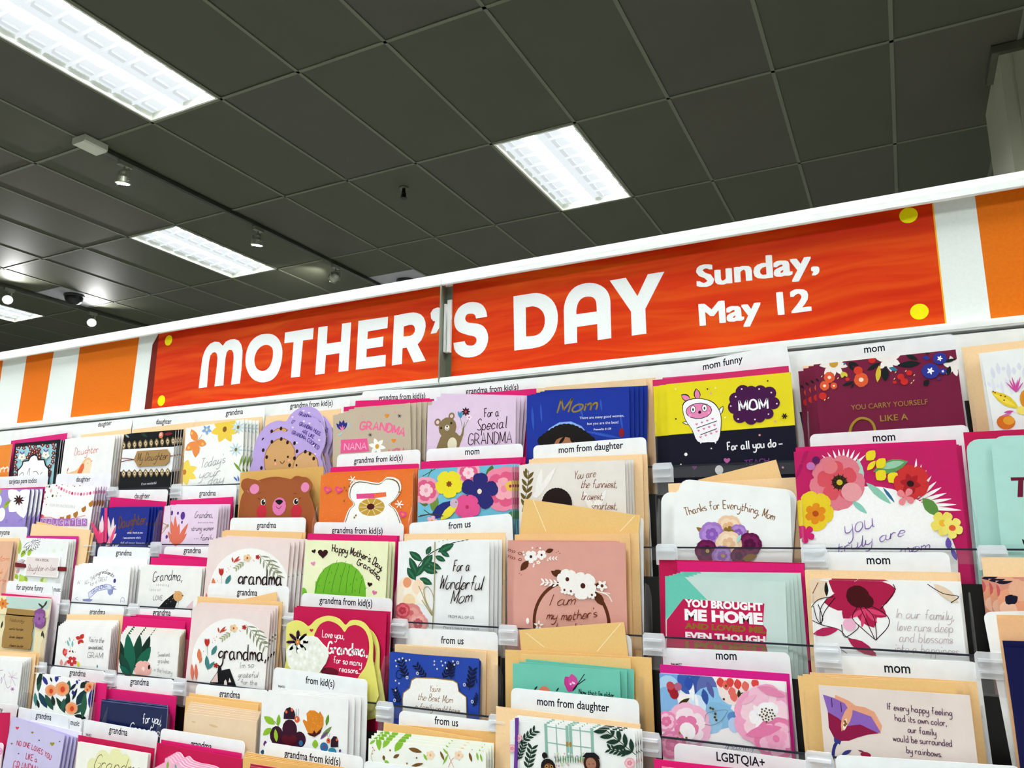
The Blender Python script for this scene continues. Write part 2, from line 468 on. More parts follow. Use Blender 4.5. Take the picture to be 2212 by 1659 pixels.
def spot(x, y, aim, lab, bright, group):
    """lamp head on a yoke below the rail, aimed along the vector"""
    t = empty('spotlight', (x, y, CEIL-.0295), lab, 'spotlight', group)
    m = MB(); m.box(-.018, .018, -.05, .05, -.03, 0, HEAD); m.lathe((0,0,-.055), [(.008,0),(.008,.026)], HEAD, 10); m.build('adapter', t)
    m = MB(); m.box(-.052, .052, -.008, .008, -.06, -.054, HEAD); m.box(-.052, -.047, -.009, .009, -.13, -.06, HEAD); m.box(.047, .052, -.009, .009, -.13, -.06, HEAD); m.build('yoke', t)
    a = Vector(aim).normalized(); c = Vector((0, 0, -.11))
    m = MB(); m.lathe(c - a*.05, [(.022,0),(.03,.012),(.032,.03),(.045,.05),(.047,.085),(.052,.088),(.052,.094),(.044,.095)], HEAD, 24, a)
    m.build('lamp_head', t)
    m = MB(); m.lathe(c + a*.04, [(.041,0),(.044,.0055),(.012,.0075)], bright, 24, a); m.build('lamp_lens', t)
    for s_ in (-1, 1):
        m = MB(); m.box(s_*.055-.012, s_*.055+.012, -.003, .003, -.155, -.148, HEAD); m.build('fin', t)
SG = 'spotlights on the ceiling tracks'
spot(-4.69, 3.22, (-.17, .12, -1), 'grey spotlight nearest the feed box on the long ceiling track', SPOTE, SG)
spot(-4.69, 4.49, (-.17, .12, -1), 'middle grey spotlight of the long ceiling track, right of the second light panel', SPOTE, SG)
spot(-4.69, 5.50, (-1.0, .3, -.35), 'dark spotlight farthest along the long track, turned away and lighting the ceiling', SPOTE, SG)
GLOW = emis('glaring_spot_lamp', (1, .98, .96), 60.0)
spot(-8.24, 4.52, (.75, -.45, -.55), 'glaring spotlight above the most distant light panel at the left edge', GLOW, SG)
spot(-8.24, 5.47, (.75, -.45, -.55), 'glaring spotlight right of the black camera dome, just above the sign rail', GLOW, SG)
# beam of the spotlight that is turned towards the ceiling, and the two glaring ones
def lamp(name, loc, aim, power, size):
    l = bpy.data.lights.new(name, 'SPOT'); l.energy = power; l.spot_size = size; l.spot_blend = .8; l.shadow_soft_size = .03
    o = bpy.data.objects.new(name, l); COL.objects.link(o); o.location = loc
    o.rotation_euler = Vector(aim).to_track_quat('-Z', 'Y').to_euler()
lamp('spot_beam', (-4.80, 5.54, CEIL-.15), (-1, .2, .16), 7, 1.5)
for y in (4.52, 5.47): lamp('spot_beam', (-8.13, y-.04, CEIL-.16), (.9, -.25, .30), 6, 1.9)

# ---- camera domes, sprinkler
def dome(x, y, lab):
    t = empty('security_dome', (x, y, CEIL+.004), lab, 'security camera', 'black camera domes on the ceiling')
    m = MB(); m.lathe((0,0,-.022), [(.098,0),(.104,.004),(.104,.02)], mat('1a1b1c','plastic'), 32); m.build('mounting_ring', t)
    m = MB(); m.lathe((0,0,-.022), [(.004,-.088),(.03,-.085),(.055,-.074),(.075,-.056),(.088,-.034),(.093,-.012),(.094,0)], mat('050506','gloss'), 32); m.build('tinted_dome', t)
dome(-7.93, 5.03, 'black camera dome on the whiter ceiling tile at the left')
dome(-4.38, 6.24, 'black camera dome half hidden by the sign rail, beside the end of the long track')
t = empty('sprinkler', (-3.19, 4.47, CEIL+.006), 'small dark fire sprinkler head hanging from the ceiling above the sign', 'sprinkler')
BR = mat('15150f', 'metal')
m = MB(); m.lathe((0,0,-.012), [(.032,0),(.036,.005),(.036,.012)], mat('4d4e40','metal'), 20); m.build('escutcheon', t)
m = MB(); m.lathe((0,0,-.075), [(.012,0),(.014,.02),(.017,.03),(.013,.045),(.013,.064)], BR, 14); m.build('body', t)
m = MB(); m.lathe((0,0,-.09), [(.028,0),(.028,.003),(.006,.006),(.006,.016)], BR, 16); m.build('deflector', t)
for s_ in (-1, 1):
    m = MB(); m.box(s_*.018-.003, s_*.018+.003, -.003, .003, -.086, -.05, BR); m.build('frame_arm', t)

# ---- column
CM = mat('8e8e7a', 'paper')
t = tag(bpy.data.objects.new('column', None), 'square off-white column at the right edge, rising to the ceiling', 'column'); COL.objects.link(t); t.location = (.67, 4.5, 0)
m = MB(); m.box(0, .75, 0, .75, 0, CEIL+.1, CM); m.build('shaft', t)
m = MB(); m.box(-.035, 0, -.035, .3, CEIL-.045, CEIL-.003, mat('57584a','metal')); m.box(0, .785, -.035, 0, CEIL-.045, CEIL-.003, mat('57584a','metal')); m.build('ceiling_trim', t)
for i_ in range(2):
    m = MB(); m.box(.05+i_*.012, .056+i_*.012, -.004, 0, 0, CEIL-.05, CM); m.build('edge_bead', t)

# ================================================================== the card rack
NR = 6
YK = lambda k: .8 - .024*k
ZK = lambda k: EYE + .0806 - .0837*k
RA, RB = -2.25, .80
WH = mat('f1f3f0', 'plastic'); DK = mat('0c0a0a', 'plastic')
rack = empty('card_rack', (0, .9, 0), 'white tiered shop rack holding rows of greeting cards under an orange sign', 'display rack')
R = lambda m, n: (lambda o: (setattr(o, 'location', (0, 0, 0)), o)[1])(m.build(n, rack))
def rb(n, *a, **k):
    m = MB(); m.box(a[0], a[1], a[2]-.9, a[3]-.9, *a[4:], **k); return m.build(n, rack)
rb('back_panel', RA, RB, .846, .858, EYE-.52, EYE+.36, WH)
rb('upper_panel', RA, RB, .8265, .8285, EYE+.055, EYE+.1975, WH)
rb('base_cabinet', RA, RB, .70, .90, .0, EYE-.46, WH)
rb('kick_plate', RA, RB, .695, .70, .0, .09, DK)
for x in (RA-.02, RB): rb('side_panel', x, x+.02, .64, .90, EYE-.52, EYE+.36, WH)
for k in range(NR):
    y, z = YK(k), ZK(k)
    rb('tier_back', RA, RB, y+.0222, y+.0234, z-.1, z+(.055 if k else .052), DK)
    rb('tier_floor', RA, RB, y-.0012, y+.0222, z-.1035, z-.1005, DK)
LIPD = clear('lip_edge', (.10, .11, .16, 1), .10, .05)
for k in range(NR):
    y, z = YK(k), ZK(k)
    rb('clear_lip', RA, RB, y-.0016, y-.0006, z-.0125, z-.0006, CLEAR)
    m = MB(); m.prism([(RA, z-.0008), (RB, z-.0008), (RB, z+.0008), (RA, z+.0008)], y-.9-.0020, y-.9-.0003, mat('20242f','gloss')); m.build('lip_refraction_bar', rack)  # added bar; its dark colour stands in for refraction at the lip's top edge
# divider fins with their frosted clips, (row, zoom, x, y)
CL = {0:[(245,1055),(380,1055),(1422,1006)], 1:[(196,1178),(336,1180),(1430,1180),(1744,1181),(2124,1181)],
      2:[(140,1302),(289,1306),(625,1330),(859,1347),(1091,1352),(1402,1376),(1772,1397),(2118,1406)],
      3:[(91,1434),(239,1452),(388,1471),(827,1522),(1070,1543),(1391,1586),(1754,1626)], 4:[(225,1590),(560,1640)]}
fx = {0:[(245,985),(378,985),(716,960),(928,950),(1407,930),(1745,880),(2100,870)], 1:[(70,1110),(196,1110),(336,1110),(690,1090),(895,1080),(1414,1070),(2095,1040)],
      2:[(25,1225),(140,1225),(289,1230),(640,1250),(850,1240),(1080,1250),(1392,1250),(1742,1250),(2100,1270)],
      3:[(100,1385),(239,1385),(388,1390),(610,1410),(825,1420),(1070,1440),(1378,1450),(1722,1460),(2118,1500)],
      4:[(60,1480),(205,1530),(358,1530),(550,1570),(1060,1620),(2120,1600)]}
def fin(k, x):
    y, z = YK(k), ZK(k)
    d = bpy.data.objects.new('pocket_divider', None); COL.objects.link(d); d.parent = rack; d.location = (x, y-.9, z)
    pr = [(-.003,-.085), (.021,-.085), (.021,.036), (.012,.047), (.004,.049), (-.003,.028)]   # (y, z) outline
    n = len(pr); v = [(-.0006, a, b) for a, b in pr]+[(.0006, a, b) for a, b in pr]
    f = [tuple(range(n))[::-1], tuple(range(n, 2*n))]+[(i, (i+1)%n, n+(i+1)%n, n+i) for i in range(n)]
    link('fin_plate', v, f, [FIN], None, d)
    return d
for k in range(5):
    done = []
    for p in CL[k]:
        x = at('P', p, YK(k))[0]; d = fin(k, x-.003); done.append(x)
        m = MB(); m.prism([(-.002,-.017),(.020,-.017),(.020,-.002),(.018,.0035),(.0,.0035),(-.002,.001)], -.0048, -.0030, MILK)
        m.box(0, .018, -.0095, -.0048, -.0035, -.0015, MILK); m.box(0, .018, -.0085, -.0048, -.0120, -.0105, MILK)
        m.build('clip', d)
        m = MB(); m.box(.001, .020, -.0040, -.0026, -.030, -.0172, FIN); m.build('clip_tail', d)
    for p in fx[k]:
        x = at('P', p, YK(k)+.008)[0]
        if min(abs(x-q) for q in done) > .02: fin(k, x); done.append(x)

# ---- header: frame, sign inserts, joint
HY = .8405
hz = lambda t: EYE + t*HY
XJ = -.6324*.83
for x0, x1 in ((RA, XJ-.0006), (XJ+.0006, RB)):
    m = MB(); m.prism([(x0, EYE+.3362),(x1, EYE+.3362),(x1, EYE+.3455),(x0, EYE+.3455)], -.072, -.0695, WH); m.box(x0, x1, -.0565, -.04, EYE+.3362, EYE+.3455, WH); m.box(x0, x1, -.0695, -.0565, EYE+.3449, EYE+.3455, WH)
    m.box(x0, x1, -.0728, -.072, EYE+.3372, EYE+.3400, WH); m.build('top_rail', rack)
    m = MB(); m.box(x0, x1, -.0715, -.0605, EYE+.2015, EYE+.2105, WH); m.box(x0, x1, -.0725, -.0715, EYE+.2035, EYE+.2085, WH); m.build('bottom_rail', rack)
JG = mat('7f8472', 'metal')
rb('joint_channel', XJ-.0005, XJ+.0105, .842, .846, EYE+.209, EYE+.338, JG)
rb('joint_edge', XJ-.0012, XJ+.0008, .8275, .846, EYE+.205, EYE+.337, mat('8b9080','metal'))
rb('locking_tab', XJ+.0040, XJ+.0105, .838, .842, EYE+.29, EYE+.318, WH)
rb('locking_tab', XJ+.0015, XJ+.0045, .834, .842, EYE+.246, EYE+.312, WH)
rb('locking_tab', XJ+.0060, XJ+.0100, .835, .842, EYE+.246, EYE+.300, WH)

def sign_mat():
    m = bpy.data.materials.new('orange_wood_print'); m.use_nodes = True
    nt = m.node_tree; b = nt.nodes['Principled BSDF']
    tc = nt.nodes.new('ShaderNodeTexCoord'); mp = nt.nodes.new('ShaderNodeMapping'); mp.inputs['Scale'].default_value = (5, 1, 62)
    n0 = nt.nodes.new('ShaderNodeTexNoise'); n0.inputs['Scale'].default_value = 4.5; n0.inputs['Detail'].default_value = 2
    nt.links.new(tc.outputs['Object'], n0.inputs['Vector'])
    vm = nt.nodes.new('ShaderNodeVectorMath'); vm.operation = 'MULTIPLY_ADD'; vm.inputs[1].default_value = (0, 0, .05)
    nt.links.new(n0.outputs['Color'], vm.inputs[0]); nt.links.new(tc.outputs['Object'], vm.inputs[2])
    nt.links.new(vm.outputs[0], mp.inputs['Vector'])
    n = nt.nodes.new('ShaderNodeTexNoise'); n.inputs['Scale'].default_value = 1.0; n.inputs['Detail'].default_value = 5; n.inputs['Distortion'].default_value = .6
    nt.links.new(mp.outputs[0], n.inputs['Vector'])
    r = nt.nodes.new('ShaderNodeValToRGB'); e = r.color_ramp.elements
    e[0].position = .32; e[0].color = lin('c92a05'); e[1].position = .68; e[1].color = lin('e05410')
    x = e.new(.46); x.color = lin('d43606'); x = e.new(.56); x.color = lin('da440a')
    nt.links.new(n.outputs['Fac'], r.inputs[0]); nt.links.new(r.outputs[0], b.inputs['Base Color'])
    b.inputs['Roughness'].default_value = .55; b.inputs['Specular IOR Level'].default_value = .1
    return m
WOODP = sign_mat()
def canvas_mat(name, h, h2):
    m = bpy.data.materials.new(name); m.use_nodes = True
    nt = m.node_tree; b = nt.nodes['Principled BSDF']; tc = nt.nodes.new('ShaderNodeTexCoord')
    n = nt.nodes.new('ShaderNodeTexNoise'); n.inputs['Scale'].default_value = 330; n.inputs['Detail'].default_value = 2
    nt.links.new(tc.outputs['Object'], n.inputs['Vector'])
    mx = nt.nodes.new('ShaderNodeMix'); mx.data_type = 'RGBA'; mx.inputs[6].default_value = lin(h); mx.inputs[7].default_value = lin(h2)
    nt.links.new(n.outputs['Fac'], mx.inputs[0]); nt.links.new(mx.outputs[2], b.inputs['Base Color']); b.inputs['Roughness'].default_value = .6; b.inputs['Specular IOR Level'].default_value = .1
    bp = nt.nodes.new('ShaderNodeBump'); bp.inputs['Strength'].default_value = .2; bp.inputs['Distance'].default_value = .0005
    nt.links.new(n.outputs['Fac'], bp.inputs['Height']); nt.links.new(bp.outputs[0], b.inputs['Normal'])
    return m
STO = canvas_mat('orange_stripe_print', 'd8680c', 'e67814'); STW = canvas_mat('white_stripe_print', 'dfe6e0', 'ecf1ec')
MC[('WOOD','x')] = WOODP; MC[('STO','x')] = STO; MC[('STW','x')] = STW
SW = 'f2f5f4'
def sign(x0, x1, art, label):
    v = []; f = []; mi = []; mats = [WH]
    m = MB(); m.box(x0, x1, HY, HY+.002, EYE+.207, EYE+.345, WH)
    v, f, mi, mats = list(m.v), list(m.f), list(m.i), list(m.m)
    xc = (x0+x1)/2; zc = EYE+.207
    v = [(x-xc, y-HY, z-zc) for x, y, z in v]
    print_on(v, f, mi, mats, art, 0, [(1,0,x1),(-1,0,-x0),(0,1,EYE+.345),(0,-1,-EYE-.207)], xc, zc)
    o = link('sign_panel', v, f, mats, mi, None, (xc, HY, zc)); tag(o, label, 'sign', 'header sign inserts')
def rect(x0, x1, z0, z1): return [((x0,z0),(x1,z0),(x1,z1)), ((x0,z0),(x1,z1),(x0,z1))]
A = Art('H1', HY)
ZA, ZB = EYE+.2, EYE+.35
def stripe(art, zm, xt, yt, xb, yb, xt2, yt2, xb2, yb2, key):
    a = at(zm, (xt, yt), HY); b_ = at(zm, (xb, yb), HY); c = at(zm, (xt2, yt2), HY); d = at(zm, (xb2, yb2), HY)
    ex = lambda p, q, z: p[0]+(q[0]-p[0])*(z-p[1])/(q[1]-p[1])
    P = [(ex(a,b_,ZB),ZB),(ex(a,b_,ZA),ZA),(ex(c,d,ZA),ZA),(ex(c,d,ZB),ZB)]
    art.raw([(P[0],P[1],P[2]),(P[0],P[2],P[3])], key, 'x')
A.raw(rect(RA, XJ, ZA, ZB), 'WOOD', 'x')
bd = [(-400,330,-520,800), (-190,300,-290,840), (25,285,-45,810), (215,250,133,795), (430,215,338,775), (636,190,560,750), (1110,105,1032,703), (1262,60,1162,690)]
for n in range(len(bd)-1): stripe(A, 'Z3', *bd[n], *bd[n+1], 'STW' if n % 2 == 0 or n == 6 else 'STO')
stripe(A, 'Z3', -1600, 330, -1700, 900, -400, 330, -520, 800, 'STO')
A.p([(30,520),(75,440),(22,968),(-26,968)], '6e1c10')
def outl(P, s=3): return P
LET = [
 [(345,818),(352,755),(362,680),(370,615),(384,570),(402,537),(425,512),(455,499),(485,502),(510,527),(530,500),(560,485),(590,481),(618,492),(636,518),(645,560),(643,610),(637,690),(627,785),(566,793),(577,700),(584,612),(582,575),(572,557),(552,555),(537,572),(529,610),(522,690),(514,798),(453,805),(462,730),(470,660),(474,612),(470,583),(458,571),(440,575),(425,595),(416,640),(410,710),(402,810)],
 [(935,437),(1131,405),(1125,482),(1058,492),(1036,738),(975,745),(993,503),(930,510)],
 [(1163,402),(1226,392),(1220,513),(1316,500),(1324,377),(1387,367),(1367,698),(1300,706),(1306,578),(1214,592),(1205,718),(1141,726)],
 [(1436,358),(1638,329),(1634,407),(1501,430),(1497,482),(1607,464),(1603,532),(1493,549),(1490,606),(1623,588),(1620,667),(1418,691)],
 [(1978,265),(2012,276),(2012,362),(1968,440),(1928,446),(1960,362),(1945,358),(1932,340),(1928,305),(1945,278)]]
for P in LET: A.p(P, SW)
def ring(art, O, I, c=SW):
    """letter with a counter: bridge the inner outline into the outer one"""
    O, I = catmull(O, 3, True), catmull(I, 3, True)
    WO = [art.q(p) for p in O]; WI = [art.q(p) for p in I]
    tr = tessellate_polygon([[Vector((x,z,0)) for x,z in WO], [Vector((x,z,0)) for x,z in WI]])
    al = WO+WI; art.raw([tuple(al[i] for i in t) for t in tr], c)
def ringc(art, O, I, c=SW):
    WO = [art.q(p) for p in O]; WI = [art.q(p) for p in I]
    tr = tessellate_polygon([[Vector((x,z,0)) for x,z in WO], [Vector((x,z,0)) for x,z in WI]])
    al = WO+WI; art.raw([tuple(al[i] for i in t) for t in tr], c)
ring(A, [(815,445),(860,455),(893,485),(912,530),(917,580),(908,650),(885,715),(850,757),(805,775),(765,776),(720,758),(685,715),(666,655),(668,590),(685,530),(715,485),(760,455)],
        [(800,521),(830,527),(850,550),(853,590),(845,630),(830,668),(805,693),(775,699),(745,685),(728,650),(727,610),(740,570),(765,538)])
ringc(A, [(1680,322),(1780,303),(1810,300),(1835,303),(1862,314),(1882,335),(1893,365),(1895,395),(1890,425),(1880,458),(1865,490),(1840,518),(1896,629),(1812,642),(1765,540),(1737,545),(1733,652),(1664,662)],
         [(1746,396),(1780,386),(1800,384),(1815,392),(1822,410),(1820,432),(1808,450),(1790,459),(1744,465)])
for x, y, r in ((140,491,35), (91,902,36)): A.d(x, y, r, 'f0e400')
A.p([(2001,556),(2006,556),(2004,664),(1999,664)], 'e8ebe6')
for n in range(7): A.p([(2001,575+n*12),(2006,575+n*12),(2006,578+n*12),(2001,578+n*12)], '101010')
sign(RA+.003, XJ-.0012, A, 'left sign panel: orange stripes and the letters MOTHER on orange wood grain')
A = Art('H2', HY)
A.raw(rect(XJ, RB, ZA, ZB), 'WOOD', 'x')
A.p([(460,672),(455,635),(445,605),(425,575),(405,559),(385,550),(362,545),(335,542),(305,544),(280,550),(250,563),(225,580),(203,603),(185,635),(174,662),(168,690),(168,718),(172,745),(179,765),(190,785),(207,802),(230,815),(290,835),(335,843),(352,850),(362,862),(366,873),(366,885),(362,900),(355,912),(342,922),(325,928),(308,928),(290,925),(278,919),(270,910),(265,900),(262,888),(162,905),(165,935),(170,960),(184,986),(205,1005),(228,1020),(255,1030),(280,1033),(305,1033),(335,1029),(365,1020),(395,1006),(420,985),(440,960),(455,930),(466,895),(470,860),(466,825),(455,795),(442,774),(425,755),(405,743),(380,735),(320,728),(300,726),(285,720),(274,712),(268,700),(266,688),(268,675),(273,662),(282,652),(296,646),(315,645),(332,646),(345,650),(356,663),(362,688)], SW)
ringc(A, [(693,492),(830,470),(865,465),(900,463),(935,468),(970,478),(1002,497),(1030,520),(1052,549),(1068,580),(1080,620),(1086,660),(1085,710),(1078,760),(1065,802),(1045,840),(1020,876),(990,905),(957,926),(920,940),(860,953),(700,972)],
         [(802,590),(860,580),(883,583),(905,590),(927,603),(945,620),(960,644),(968,670),(971,700),(970,730),(963,762),(950,790),(933,813),(910,830),(886,839),(860,843),(805,847)])
ringc(A, [(1145,917),(1138,620),(1141,580),(1150,540),(1165,500),(1185,465),(1208,436),(1235,412),(1266,395),(1300,383),(1335,375),(1370,373),(1406,376),(1440,385),(1472,400),(1500,420),(1521,444),(1535,470),(1545,498),(1550,530),(1559,862),(1438,880),(1434,737),(1256,763),(1257,902)],
         [(1250,651),(1249,625),(1252,600),(1258,572),(1268,545),(1286,520),(1310,503),(1332,496),(1355,494),(1380,496),(1400,503),(1416,520),(1425,545),(1429,585),(1430,626)])
A.p([(1545,353),(1687,328),(1790,490),(1882,296),(2028,273),(1860,603),(1869,822),(1740,840),(1733,627)], SW)
A.p([(112,600),(122,618),(127,645),(118,685),(112,695)], SW)
A.z = 'H3'
for dx in (-9, -3, 3, 9):
    for dy in (-4, 4):
        A.b('Sunday,', [(141+dx,588+dy),(904+dx,484+dy)], 140, SW)
        A.b('May 12', [(160+dx,831+dy),(854+dx,735+dy)], 140, SW)
for x, y, r in ((1478,133,50), (1547,745,51)): A.d(x, y, r, 'f0e400', n=24)
stripe(A, 'H3', 1624,40, 1710,820, 1634,40, 1720,820, 'STW'); A.L[-1] = (A.L[-1][0], 'f0b020', 'paper')
stripe(A, 'H3', 1634,40, 1720,820, 1899,5, 2000,785, 'STW')
stripe(A, 'H3', 1899,5, 2000,785, 3000,-200, 3200,600, 'STO')
sign(XJ+.0105, RB, A, 'right sign panel: the letters S DAY and Sunday, May 12 on orange wood grain')

# ================================================================== cards, envelopes and tabs
PEACH, PEACH2, KRAFT = 'f6d2a2', 'efc68c', 'e6b870'
PINK, MAG = 'dc1a6e', 'c4154f'
ORD = ['first', 'second', 'third', 'fourth', 'fifth', 'sixth', 'seventh']
SHORTS = {}
def short(w):
    s = w
    for c in (' with ', ' tied ', ' saying ', ' cut off', ' below ', ' of two', ' before ', ' at the '):
        if c in s: s = s.split(c)[0]
    if SHORTS.get(s, w) != w or len(s.split()) < 3: return w
    SHORTS[s] = w
    return s
def slab(name, O, y0, th, face, side, art, hp, label, cat, group, kind='paper'):
    """flat piece with outline O (world X, Z), front face at y0; its print is laid on the front"""
    xs = [p[0] for p in O]; zs = [p[1] for p in O]
    ox, oz = (min(xs)+max(xs))/2, min(zs)
    m = MB()
    if name == 'greeting_card':      # folded card: front leaf and, a sliver behind it, the back leaf
        m.prism([(x-ox, z-oz) for x, z in O], 0, .00045, mat(face, kind), mat(side))
        w2 = max(xs)-min(xs)
        m.prism([((x-ox)*(1-.0012/w2)+.0003, (z-oz)*.9962) for x, z in O], .0010, .0014, mat(side), mat(side))
    else: m.prism([(x-ox, z-oz) for x, z in O], 0, th, mat(face, kind), mat(side))
    v, f, mi, mats = list(m.v), list(m.f), list(m.i), list(m.m)
    if art is not None: print_on(v, f, mi, mats, art, 0, hp, ox, oz)
    o = link(name, v, f, mats, mi, None, (ox, y0, oz))
    return tag(o, label, cat, group)
def quad(a, b, zb, rnd=0.0):
    """upright rectangle under the top edge a-b down to height zb, and its clip planes"""
    L = math.hypot(b[0]-a[0], b[1]-a[1]); u = ((b[0]-a[0])/L, (b[1]-a[1])/L); d = (u[1], -u[0])
    h = min((a[1]-zb), (b[1]-zb))/max(.2, -d[1])
    if abs(u[1]) > 1e-4:       # lowest bottom corner must sit on zb
        h = min((p[1]-zb)/(-d[1]) for p in (a, b))
    P = lambda s, t: (a[0]+u[0]*s+d[0]*t, a[1]+u[1]*s+d[1]*t)
    if rnd:
        top = [P(rnd-rnd*math.cos(t), rnd-rnd*math.sin(t)) for t in (0,.4,.8,1.2,1.57)]
        top2 = [P(L-rnd+rnd*math.sin(t), rnd-rnd*math.cos(t)) for t in (0,.4,.8,1.2,1.57)]
        O = [P(0, h)] + top + top2 + [P(L, h)]
    else: O = [P(0, h), P(0, 0), P(L, 0), P(L, h)]
    O = O[::-1]
    hp = [(d[0]*-1, d[1]*-1, -(d[0]*a[0]+d[1]*a[1])), (-u[0], -u[1], -(u[0]*a[0]+u[1]*a[1])), (u[0], u[1], u[0]*b[0]+u[1]*b[1]), (0, -1, -zb)]
    if rnd:
        c = .29*rnd
        for P1, P2 in ((P(0, rnd*.6), P(rnd*.6, 0)), (P(L-rnd*.6, 0), P(L, rnd*.6))):
            ex, ez = P2[0]-P1[0], P2[1]-P1[1]; l = math.hypot(ex, ez); nx, nz = -ez/l, ex/l
            hp.append((nx, nz, nx*P1[0]+nz*P1[1]))
    return O, hp, (u, L)
def pocket(k, zm, what, card=None, last=None, n=4, art=None, env=(), tab=None, texts=(), rnd=0, shape=None, offs=None,
           parts=(), face=None, edge='f2efe8', gloss='gloss', extra=(), envw=None, tabnote=''):
    """one pocket of the rack in row k.
    card=(TL, TR) top corners of the front card, last=the rearmost copy; env=[(TL, TR, colour)...] front to back; tab=(TL, TR)"""
    Y0, zb = YK(k), ZK(k)-.1004; sw = short(what)
    ncard = 0 if card is None and shape is None else max(1, len(offs)+1 if offs is not None else n)
    tot = ncard + len(env) + len(extra)
    step = min(.0030, .0172/max(1, tot)); y = Y0 + .0030
    src = None
    def ex(p, z=None): return (z or zm, p)
    grp = 'copies of the ' + what
    for i in range(ncard):
        if i == 0:
            A_ = Art(zm, y)
            if art: art(A_)
            if shape is not None:
                O = [at(zm, p, y) for p in catmull(shape, 3, True)]
                O = [(x, max(z, zb)) for x, z in O]
                Q = [O[0]]
                for p in O[1:]:
                    if math.hypot(p[0]-Q[-1][0], p[1]-Q[-1][1]) > 2e-4: Q.append(p)
                O = Q
                if sum(O[j][0]*O[(j+1)%len(O)][1]-O[(j+1)%len(O)][0]*O[j][1] for j in range(len(O))) < 0: O = O[::-1]
                hp = [(0,-1,-zb)]; a = at(zm, shape[0], y); u0 = 0
            else:
                a, b = at(zm, card[0], y), at(zm, card[1], y)
                O, hp, (u, L) = quad(a, b, zb, rnd); u0 = math.atan2(u[1], u[0])
            src = slab('greeting_card', O, y, .0012, face, edge, A_, hp, what, 'greeting card', None, gloss)
            for nm, PO, col, fn, lb, kd in parts:
                yy = y - .0016
                po = [at(zm, p, yy) for p in PO]
                if sum(po[j][0]*po[(j+1)%len(po)][1]-po[(j+1)%len(po)][0]*po[j][1] for j in range(len(po))) < 0: po = po[::-1]
                B_ = Art(zm, yy)
                if fn: fn(B_)
                o = slab(nm, po, yy, .0010, col, col, B_, None, lb, None, None, kd)
                o.parent = src; o.location = o.location - src.location
        else:
            o = src.copy(); COL.objects.link(o)
            tkey = 'copies of the ' + what
            o['label'] = ORD[i] + ' copy of the ' + sw
            o['group'] = tkey; src['group'] = tkey
            if offs is not None:
                p = shape[0] if shape is not None else card[0]
                q = at(zm, (p[0]+offs[i-1][0], p[1]+offs[i-1][1]), y)
                o.location = (src.location.x+q[0]-a[0], y, src.location.z+q[1]-a[1])
            else:
                t = i/(ncard-1)
                if last is None:
                    o.location = (src.location.x+random.uniform(-.0012,.0012), y, src.location.z+.0004+random.uniform(0,.0006))
                else:
                    lp = lambda s: (card[s][0]+(last[s][0]-card[s][0])*t, card[s][1]+(last[s][1]-card[s][1])*t)
                    q0, q1 = at(zm, lp(0), y), at(zm, lp(1), y)
                    th = math.atan2(q1[1]-q0[1], q1[0]-q0[0]) - u0 + random.uniform(-.002,.002)
                    dx, dz = a[0]-src.location.x, a[1]-src.location.z
                    c, s_ = math.cos(th), math.sin(th)
                    o.location = (q0[0]-(dx*c-dz*s_), y, q0[1]-(dx*s_+dz*c)+random.uniform(-.0004,.0004))
                    o.rotation_euler = (0, -th, 0)
        y += step
    for (p0, p1) in extra:
        a2, b2 = at(zm, p0, y), at(zm, p1, y)
        O, hp, _ = quad(a2, b2, zb, rnd)
        o = slab('greeting_card', O, y, .0012, face, edge, None, None, 'tilted copy ' + ('just' if (p0, p1) == extra[0] else 'further') + ' behind the ' + sw, 'greeting card', None, gloss); y += step
    cn = {'d':'pink', 'c':'pink', 'e':'peach', 'f':'peach'}
    for i, e in enumerate(env):
        p0, p1, col = e[:3]; z2 = e[3] if len(e) > 3 else zm
        a2, b2 = at(z2, p0, y), at(z2, p1, y)
        O, hp, (u, L) = quad(a2, b2, zb)
        E_ = None
        if len(e) > 4:           # seen from the flap side: fold lines
            E_ = Art(z2, y)
            for P in e[4]: E_.s(P, 5, 'fbe6bc', sm=False)
        w_ = envw or ('pink envelope' if col in (PINK, MAG) or col[0] in 'cd' else 'white envelope' if col.startswith('fb') or col.startswith('f4') else 'peach envelope')
        pos = '' if len(env) == 1 else ('front ', 'rear ')[i] if len(env) == 2 else ('front ', 'middle ', 'third ', 'rear ')[i if i < len(env)-1 else 3]
        lb = pos + w_ + ' behind the ' + sw
        lb = (('tilted ' if abs(u[1]) > .06 and len(env) > 1 and i == len(env)-1 else '') + lb)
        o = slab('envelope', O, y, .0008, col, col, E_, hp, lb, 'envelope', None)
        ENV.append((lb, o))
        y += step
